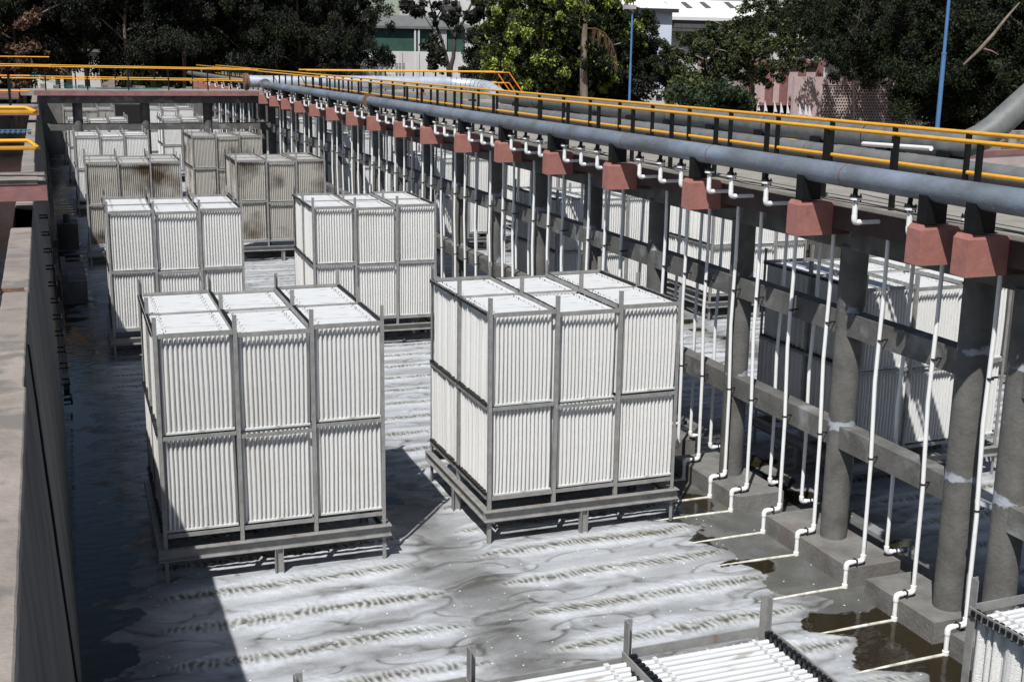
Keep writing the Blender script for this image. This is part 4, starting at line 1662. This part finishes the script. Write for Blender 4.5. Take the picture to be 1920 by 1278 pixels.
# pink pump house
YP = 88
x0, x1 = at(1395, 190, YP)[0], at(1538, 190, YP)[0]
zT, zS2, zG = at(1450, 122, YP)[2], at(1450, 193, YP)[2], GZ
t = thing("pump_house", (x0, YP, GZ), "pink pump house with red pilasters above a dark open band", "building")
b = MB()
b.box((x0, YP, zS2), (x1, YP + 8, zT))
b.build("wall", M['pink'], t)
b = MB()
b.box((x0 - .1, YP - .5, zS2 - .18), (x1 + .1, YP - .003, zS2 + .02))
b.build("ledge", M['redband'], t)
for px in (1402, 1440, 1467, 1500, 1533):
    x = at(px, 160, YP)[0]
    b = MB()
    b.box((x - .28, YP - .30, zS2 + .022), (x + .28, YP - .003, zT))
    b.build("pilaster", M['redband'], t)
b = MB()
b.box((x0 - .1, YP - .3, zT + .003), (x1 + .1, YP + 8, zT + .4))
b.build("roof", M['redband'], t)
b = MB()
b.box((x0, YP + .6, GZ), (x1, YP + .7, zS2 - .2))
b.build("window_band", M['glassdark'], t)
for k in range(5):
    x = x0 + (x1 - x0) * k / 4
    b = MB()
    b.box((x - .15, YP, GZ), (x + .15, YP + .598, zS2 - .19))
    b.build("pier", M['redband'], t)
for k, px in enumerate((1421, 1435, 1453, 1465, 1477, 1500, 1511, 1518)):
    q = at(px, 196 + k * 1.5, 70)
    b = MB()
    b.cyl((q[0] - .05, 70, GZ), (q[0] - .05, 70, q[2] + .3), .02, 5)
    b.add([(q[0] - .04, 70, q[2] + .3), (q[0] - .04, 70.02, q[2] - .35), (q[0] + .20, 70.0, q[2] - .40), (q[0] + .14, 70.05, q[2] - .1)], [(0, 1, 2, 3)])
    tag(b.build("pennant", M['flag'], loc=(q[0], 70, GZ)), "small white pennant before the pump house, %s from the left" %
        (['first'] + ORD[1:8])[k], "flag", "white pennants before the pump house")
# block screen
YJ = 84
x0, x1 = at(1540, 190, YJ)[0], at(1735, 190, YJ)[0]
zT, zB_ = at(1620, 163, YJ)[2], at(1620, 245, YJ)[2]
t = thing("screen_wall", (x0, YJ, GZ), "pinkish perforated block screen beside the pump house", "wall")
b = MB()
nx_, nz_ = 40, 15
dx, dz = (x1 - x0) / nx_, (zT - zB_) / nz_
for j in range(nz_ + 1):
    z = zB_ + j * dz
    b.box((x0, YJ, z - dz * .19), (x1, YJ + .15, z + dz * .19))
for j in range(nz_):
    for i in range(nx_):
        x = x0 + (i + (.5 if j % 2 else 0)) * dx
        b.box((x - dx * .19, YJ + .01, zB_ + j * dz + dz * .19), (x + dx * .19, YJ + .14, zB_ + (j + 1) * dz - dz * .19))
b.build("block_lattice", M['jali'], t)
b = MB()
b.box((x0 - 2.6, YJ - .05, GZ), (x0 - .003, YJ + .3, zT + .098))
b.build("wall_end", M['pink'], t)
b = MB()
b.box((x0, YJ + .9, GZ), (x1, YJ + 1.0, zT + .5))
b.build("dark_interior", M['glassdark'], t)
b = MB()
b.box((x0 - 2.6, YJ - .05, zT + .1), (x1 + 6, YJ + .3, zT + .75))
b.build("upper_wall", M['pink'], t)
# grey gable wall at the far right
q0, q1 = at(1838, 235, 60), at(1905, 178, 60)
b = MB()
b.box((q0[0], 60, GZ), (q1[0] + 3, 60.4, q1[2]))
tag(b.build("garden_wall", M['jali'], loc=(q0[0], 60, GZ)), "greyish pink wall under the trees at the far right", "wall")
# pale hut pieces behind the left trees
t = thing("building", (at(100, 120, 122)[0], 122, GZ), "pale shed glimpsed between the trunks at the upper left", "building")
b = MB()
q0, q1 = at(60, 145, 122), at(185, 82, 122)
b.box((q0[0], 122, GZ), (at(115, 90, 122)[0], 124, q1[2]))
b.box((at(120, 90, 122)[0], 123, GZ), (q1[0], 124, at(150, 98, 122)[2]))
b.build("wall", M['whitewall'], t)
b = MB()
b.box((at(118, 90, 122)[0], 122.6, at(150, 98, 122)[2] + .02), (q1[0] + 1, 124, at(150, 92, 122)[2]))
b.build("roof", M['greyroof'], t)

# ------------------------------------------------------------------ trees


def leaf_mesh(name, n, centres, rad, size, seed, mats, droop=0.0, elong=1.6):
    rs = np.random.RandomState(seed)
    cen = np.array([c[:3] for c in centres])
    cr = np.array([c[3] for c in centres])
    wgt = cr ** 2
    idx = rs.choice(len(cen), n, p=wgt / wgt.sum())
    d = rs.normal(size=(n, 3))
    d /= np.linalg.norm(d, axis=1)[:, None]
    rr = cr[idx] * (rs.rand(n) ** .45)
    P_ = cen[idx] + d * rr[:, None] * np.array([1, 1, .8])
    P_[:, 2] -= droop * rs.rand(n) * cr[idx]
    u = rs.normal(size=(n, 3))
    u[:, 2] -= droop * 1.5
    u /= np.linalg.norm(u, axis=1)[:, None]
    v = np.cross(u, rs.normal(size=(n, 3)))
    v /= np.linalg.norm(v, axis=1)[:, None]
    s = size * (.5 + rs.rand(n))[:, None]
    a, b_, c_, e = P_ - u * s * elong * .5, P_ + v * s * .38, P_ + u * s * elong * .5, P_ - v * s * .38
    V = np.stack([a, b_, c_, e], 1).reshape(-1, 3)
    me = bpy.data.meshes.new(name)
    me.vertices.add(len(V))
    me.vertices.foreach_set("co", V.astype(np.float32).ravel())
    me.loops.add(4 * n)
    me.loops.foreach_set("vertex_index", np.arange(4 * n, dtype=np.int32))
    me.polygons.add(n)
    me.polygons.foreach_set("loop_start", np.arange(0, 4 * n, 4, dtype=np.int32))
    me.polygons.foreach_set("loop_total", np.full(n, 4, np.int32))
    for m in mats:
        me.materials.append(m)
    if len(mats) > 1:
        # leaves of a few sprays take the second material
        pick = np.array([c[4] for c in centres])[idx]
        prob = np.where(pick > 0, .72, .05)
        me.polygons.foreach_set("material_index", (rs.rand(n) < prob).astype(np.int32))
    me.update()
    me.validate()
    return me


def tree_parts(seed, h, crown_r, crown_lo, n_leaf, leaf, leafmat, barkmat, nl=7, droop=.0, second=None, frac=.0, trunk_r=.28,
               lean=0.0, dens=70, clr=(.35, 1.15)):
    """local tree at origin, returns (trunk mesh, limb meshes, crown mesh)"""
    r = random.Random(seed)
    tp = [(0, 0, 0)]
    k = 7
    for i in range(1, k + 1):
        s = i / k
        tp.append((lean * h * s + r.uniform(-.12, .12) * crown_r * .3, r.uniform(-.12, .12) * crown_r * .3, h * .86 * s))
    b = MB()
    b.tube(tp, [trunk_r * (1 - .78 * i / k) for i in range(k + 1)], 9)
    tm = b.mesh("trunk", barkmat)
    limbs, cents = [], []
    for i in range(nl):
        s = crown_lo + (1 - crown_lo) * (i + .3) / nl * .92
        base = np.array(tp[min(k, max(1, int(s * k)))], float)
        base[2] = h * .86 * s
        a = i * 2.4 + r.uniform(-.5, .5)
        ln = crown_r * (1.0 - .45 * abs(s - .55)) * r.uniform(.75, 1.1)
        end = base + np.array([math.cos(a) * ln, math.sin(a) * ln, ln * r.uniform(.25, .75)])
        mid = (base + end) / 2 + np.array([r.uniform(-.3, .3), r.uniform(-.3, .3), ln * .12])
        b = MB()
        b.tube([base, mid, end], [trunk_r * .42, trunk_r * .25, .03], 7)
        limbs.append(b.mesh("limb", barkmat))
        for q, rr in ((end, 1.0), (mid, .8), ((mid + end) / 2, .9)):
            for _ in range(3):
                o = np.array([r.gauss(0, 1), r.gauss(0, 1), r.gauss(0, .7)]) * crown_r * .16
                cents.append(tuple(q + o) + (r.uniform(*clr) * crown_r * .26 * rr,))
    for _ in range(dens):
        th, u = r.uniform(0, 6.283), r.random()
        zz = r.uniform(crown_lo, 1.02)
        prof = math.sin(math.pi * min(1, max(.06, (zz - crown_lo) / (1.06 - crown_lo)))) ** .55
        rad = crown_r * prof * math.sqrt(u) * 1.05
        cents.append((lean * h * zz + math.cos(th) * rad, math.sin(th) * rad, h * zz, r.uniform(*clr) * crown_r * .20))
    cents = [c + ((1 if (second and r.random() < frac) else 0),) for c in cents]
    cm = leaf_mesh("crown", n_leaf, cents, 1, leaf, seed, [leafmat] + ([second] if second else []), droop)
    return tm, limbs, cm


TREES = 0


def place_tree(partsx, x, y, z, rot, sc, label, name, cat="tree", group=None):
    t = thing(name, (x, y, z), label, cat, group)
    t.rotation_euler = (0, 0, rot)
    t.scale = (sc, sc, sc)
    tm, limbs, cm = partsx
    part("trunk", tm, t, (0, 0, 0))
    for l in limbs:
        part("limb", l, t, (0, 0, 0))
    part("crown", cm, t, (0, 0, 0))
    return t


euc = [tree_parts(100 + i, 17, 4.6, (.30, .36, .32)[i], 60000, .125, M['leafdark'], M['palebark'], 10, droop=1.0, second=M['leafpine'],
                  frac=.3, trunk_r=.24, lean=(-.03, .05, .0)[i], dens=120, clr=(.25, .95)) for i in range(3)]
eur = tree_parts(109, 17, 4.8, .06, 50000, .18, M['leafpine'], M['darkbark'], 10, droop=.6, dens=150, clr=(.3, 1.0))
sites = [(-40, 104, 1.1), (40, 98, .95), (105, 112, 1.0), (160, 103, 1.05), (232, 100, .95), (290, 110, 1.1), (345, 101, .9), (400, 106, 1.0),
         (455, 101, .95), (505, 112, .92), (560, 100, .80), (605, 108, .84), (648, 100, .78)]
side_txt = ["cut by the left edge", "over the left rail end", "by the pale shed", "right of the pale shed", "with the pale slanting trunk",
            "behind the bridge rails", "left of the far pipe end", "above the far air pipes", "behind the rusty blind flange",
            "where sky shows through its top", "above the silver duct's start", "left of the tall dark crown",
            "rightmost, beside the green netted shed"]
for i, (px, Y, sc) in enumerate(sites):
    q = at(px, 130, Y)
    place_tree(euc[i % 3], q[0], Y, GZ, i * 1.37, sc, "dark grey green eucalyptus " + side_txt[i], "eucalyptus_tree", group="dark eucalyptus row beyond the left basin")
for i, (px, Y, sc) in enumerate([(10, 132, 1.2), (130, 136, 1.2), (250, 134, 1.25), (370, 138, 1.2), (470, 134, 1.0), (590, 136, .9)]):
    q = at(px, 130, Y)
    place_tree(eur, q[0], Y, GZ, i * 2.1 + .4, sc, "rear line eucalyptus, %s from the left, seen dimly behind the dark row" %
               (['first'] + ORD[1:8])[i], "eucalyptus_tree", group="rear line of eucalyptus")
rp_ = tree_parts(301, 9, 2.4, .3, 9000, .16, M['leafdry'], M['darkbark'], 6, frac=0, dens=40)
q = at(28, 60, 96)
place_tree(rp_, q[0], 96, 1.5, 0, 1.0, "small reddish brown tree among the dark trees at upper left", "shrub_tree")

big = tree_parts(401, 13.0, 4.5, .31, 85000, .13, M['leafmid'], M['bark'], 11, droop=.6, second=M['leafbright'], frac=.42, trunk_r=.26, dens=260, clr=(.16, .62))
q = at(1010, 150, 78)
place_tree(big, q[0], 78, GZ, .6, 1.0, "broad green tree with bright yellow green sprays in the middle", "broadleaf_tree")
big2 = tree_parts(402, 12.0, 4.2, .33, 70000, .13, M['leafpine'], M['bark'], 11, droop=.6, second=M['leafbright'], frac=.30, trunk_r=.26, dens=240, clr=(.16, .62))
q = at(1095, 150, 74)
place_tree(big2, q[0], 74, GZ, 2.2, .95, "green tree with yellow green sprays left of the blue lamp pole", "broadleaf_tree")
dk = tree_parts(403, 11.0, 4.2, .28, 80000, .13, M['leafpine'], M['darkbark'], 10, droop=.5, second=M['leafdark'], frac=.5, trunk_r=.3, dens=170, clr=(.25, .9))
for i, (px, Y, sc, lb) in enumerate([(948, 92, .80, "dark tree left of the yellow green trees"), (1150, 86, .90, "dark tree behind the blue lamp pole"),
                                     (1010, 98, .9, "dark tree behind the yellow green trees"), (1085, 96, .9, "dark tree between the palm and the lamp pole"),
                                     (1222, 84, .60, "low dark tree below the pale blue annexe wall")]):
    q = at(px, 150, Y)
    place_tree(dk, q[0], Y, GZ, i * 1.9, sc, lb, "dark_tree", group="dark trees in the middle")
rd = tree_parts(404, 8.8, 3.9, .52, 22000, .12, M['leafmid'], M['bark'], 12, droop=.1, second=M['leafpine'], frac=.5, trunk_r=.20, dens=80, clr=(.18, .62))
q = at(1408, 190, 74)
place_tree(rd, q[0], 74, GZ, 1.2, 1.0, "round loose green tree in front of the pink pump house", "broadleaf_tree")
q = at(1320, 190, 78)
place_tree(rd, q[0], 78, GZ, 3.6, .90, "smaller loose green tree left of the pink pump house", "broadleaf_tree")
q = at(1490, 190, 100)
place_tree(rd, q[0], 100, GZ, 5.1, 1.45, "loose green tree rising behind the pump house roof", "broadleaf_tree")
pd_ = tree_parts(407, 12.5, 4.4, .40, 24000, .12, M['leafpine'], M['darkbark'], 11, droop=.9, second=M['leafdark'], frac=.3, trunk_r=.16, dens=120, clr=(.2, .7))
for px, Y, sc, rot, lb in ((1600, 80.5, 1.0, .4, "airy dark tree hanging over the left half of the block screen"), (1712, 79, 1.0, 2.4, "airy dark tree hanging over the right half of the block screen")):
    q = at(px, 190, Y)
    place_tree(pd_, q[0], Y, GZ, rot, sc, lb, "dark_tree", group="dark trees at the right")
pn = tree_parts(405, 13.5, 5.2, .40, 100000, .12, M['leafpine'], M['darkbark'], 13, droop=.5, second=M['leafdark'], frac=.35, trunk_r=.30, dens=190, clr=(.25, .9))
pl = tree_parts(406, 13.5, 5.4, .14, 110000, .12, M['leafpine'], M['darkbark'], 13, droop=.4, second=M['leafdark'], frac=.35, trunk_r=.34, dens=200, clr=(.25, .9))
for i, (px, Y, sc, lb) in enumerate([(1608, 90, 1.10, "dense dark tree above the block screen"), (1690, 89, 1.12, "dense dark tree right of the block screen"),
                                     (1800, 64, .95, "dense dark tree just right of the tall blue pole"), (1915, 58, .9, "dense dark tree at the right edge"),
                                     (1990, 62, 1.1, "dense dark tree cut by the right edge"), (1640, 108, 1.15, "rear dark tree above the screen wall"),
                                     (1870, 92, 1.1, "rear dark tree behind the leaning bare trunk"), (1770, 84, .95, "rear dark tree behind the tall blue pole")]):
    q = at(px, 200, Y)
    place_tree(pn if i in (0, 1, 5) else pl, q[0], Y, GZ, i * 1.1 + .3, sc, lb, "dark_tree", group="dark trees at the right")
# leaning bare trunk
t = thing("leaning_trunk", tuple(at(1770, 120, 50)), "pale bare trunk leaning up to the right through the dark trees", "tree trunk")
b = MB()
b.tube([at(1806, 122, 47.5), at(1835, 95, 47.5), at(1862, 65, 47.5), at(1890, 30, 47.5), at(1912, 5, 47.5)], [.05, .085, .08, .06, .035], 8)
b.build("trunk", M['bark'], t)
b = MB()
b.tube([at(1845, 92, 47.4), at(1860, 96, 47.3), at(1872, 103, 47.2)], [.05, .04, .02], 6)
b.build("limb", M['redband'], t)
# bare forked tree
t = thing("bare_tree", tuple(at(842, 150, 96)), "slender bare tree forking upwards before the green netted shed", "tree")
b = MB()
f_ = lambda *pp: [at(px, py, 96 + k * .1) for k, (px, py) in enumerate(pp)]
b.tube([at(842, 160, 96)] + [at(843, 152, 96), at(842, 132, 96)], .22, 9)
b.tube(f_((842, 134), (836, 105), (828, 75), (815, 40), (806, 5), (800, -20)), [.2, .17, .13, .10, .07, .05], 8)
b.tube(f_((843, 134), (850, 108), (853, 70), (870, 38), (885, 5), (890, -15)), [.2, .17, .14, .11, .08, .05], 8)
b.tube(f_((853, 70), (856, 40), (854, 5), (858, -15)), [.1, .08, .06, .04], 7)
b.build("trunk", M['darkbark'], t)
for pp in (((828, 75), (812, 55), (795, 30), (780, 12)), ((836, 105), (824, 88), (815, 78)), ((815, 40), (828, 18), (836, -5)),
           ((870, 38), (890, 30), (905, 20)), ((853, 70), (838, 45), (830, 10)), ((806, 5), (785, 0), (770, -8))):
    b = MB()
    b.tube(f_(*pp), [.07, .05, .035, .02][:len(pp)], 6)
    b.build("limb", M['darkbark'], t)
rs_ = random.Random(9)
cl = [tuple(at(px + rs_.gauss(0, 10), py + rs_.gauss(0, 6), 96 + rs_.gauss(0, .6))) + (rs_.uniform(.25, .7), 0) for px, py in
      [(785, 12), (765, 5), (800, 25), (835, 12), (858, 20), (900, 8), (880, 35), (830, 40), (815, 70), (800, 5), (770, 20), (900, 55), (885, 75), (890, 20)] * 2]
lm = leaf_mesh("crown", 3500, cl, 1, .22, 5, [M['leafdark']], .2)
o = bpy.data.objects.new("crown", lm)
C.objects.link(o)
o.parent = t
o.location = [-v for v in t.location]
# sapling
cl = [tuple(at(816 + rs_.gauss(0, 11), 108 + rs_.gauss(0, 13), 94 + rs_.gauss(0, .5))) + (rs_.uniform(.2, .45), 0) for _ in range(22)]
t = thing("sapling", tuple(at(816, 150, 94)), "thin sapling before the white limewashed wall", "tree")
b = MB()
b.tube([at(817, 160, 94), at(816, 120, 94), at(815, 90, 94)], [.07, .05, .02], 6)
b.build("trunk", M['darkbark'], t)
o = bpy.data.objects.new("crown", leaf_mesh("crown", 1800, cl, 1, .2, 6, [M['leafdark']], .2))
C.objects.link(o)
o.parent = t
o.location = [-v for v in t.location]
# palm and pale trunks
t = thing("palm_tree", tuple(at(1095, 180, 66)), "palm with pale ringed trunk and hanging dry fronds", "palm")
b = MB()
b.tube([at(1097, 240, 72), at(1095, 180, 72), at(1094, 120, 72), at(1097, 45, 72)], [.28, .27, .22, .16], 12)
b.build("trunk", M['palebark'], t)
b = MB()
rib = [(1098, 54), (1116, 53), (1134, 62), (1147, 80), (1155, 104), (1158, 128)]
b.tube([at(px, py, 66) for px, py in rib], [.035, .03, .028, .022, .016, .01], 5)
for k in range(70):
    u = rs_.random() * 4.2 + .7
    i0 = int(u)
    f0 = u - i0
    px = rib[i0][0] * (1 - f0) + rib[i0 + 1][0] * f0 if i0 < 5 else rib[5][0]
    py = rib[i0][1] * (1 - f0) + rib[i0 + 1][1] * f0 if i0 < 5 else rib[5][1]
    L0 = rs_.uniform(14, 34) * (1.25 - .12 * u)
    sx = rs_.gauss(0, 4) - 4
    q_ = rs_.gauss(0, .15)
    b.tube([at(px, py, 66), at(px + sx * .4, py + L0 * .45, 66 + q_), at(px + sx * .55, py + L0, 66 + q_)], [.014, .012, .005], 4)
b.build("dry_frond", M['leafdry'], t)
for px, py0, Yt, rr, lb in ((1050, 70, 77, .22, "short pale orange trunk left of the palm"), (1078, 60, 78, .15, "thin grey trunk between palm and orange trunk")):
    t = thing("tree_trunk", tuple(at(px, 200, Yt)), lb, "tree trunk")
    b = MB()
    p_ = at(px, 200, Yt)
    b.tube([(p_[0], Yt, GZ), tuple(at(px, 185, Yt)), tuple(at(px + 1, py0, Yt))], [rr * 1.1, rr, rr * .7], 9)
    b.build("trunk", M['palebark'], t)
# bushes
bs = []
for k, (cx_, cy_, wx_, wy_, Yb, nn, ss, lb, mm) in enumerate((
        (1340, 190, 62, 26, 68, 9000, .17, "leafy green bushes in front of the small tree and hut", 'leafbush'),
        (1290, 170, 40, 26, 73, 5000, .17, "dark green bush left of the leafy bushes", 'leafmid'),
        (1150, 180, 55, 22, 78, 5000, .2, "shaded scrub under the middle trees", 'leafdark'),
        (960, 165, 70, 22, 90, 6000, .2, "shaded scrub behind the far stairs", 'leafdark'))):
    cl = [tuple(at(cx_ + rs_.gauss(0, wx_ * .5), cy_ + abs(rs_.gauss(0, wy_)) * (1 if rs_.random() < .4 else -.5), Yb + rs_.gauss(0, 1))) +
          (rs_.uniform(.4, .9), 0) for _ in range(50)]
    o = bpy.data.objects.new("shrub", leaf_mesh("shrub", nn, cl, 1, ss, 60 + k, [M[mm]], .1))
    C.objects.link(o)
    tag(o, lb, "shrub")
print("objects", len(bpy.data.objects))
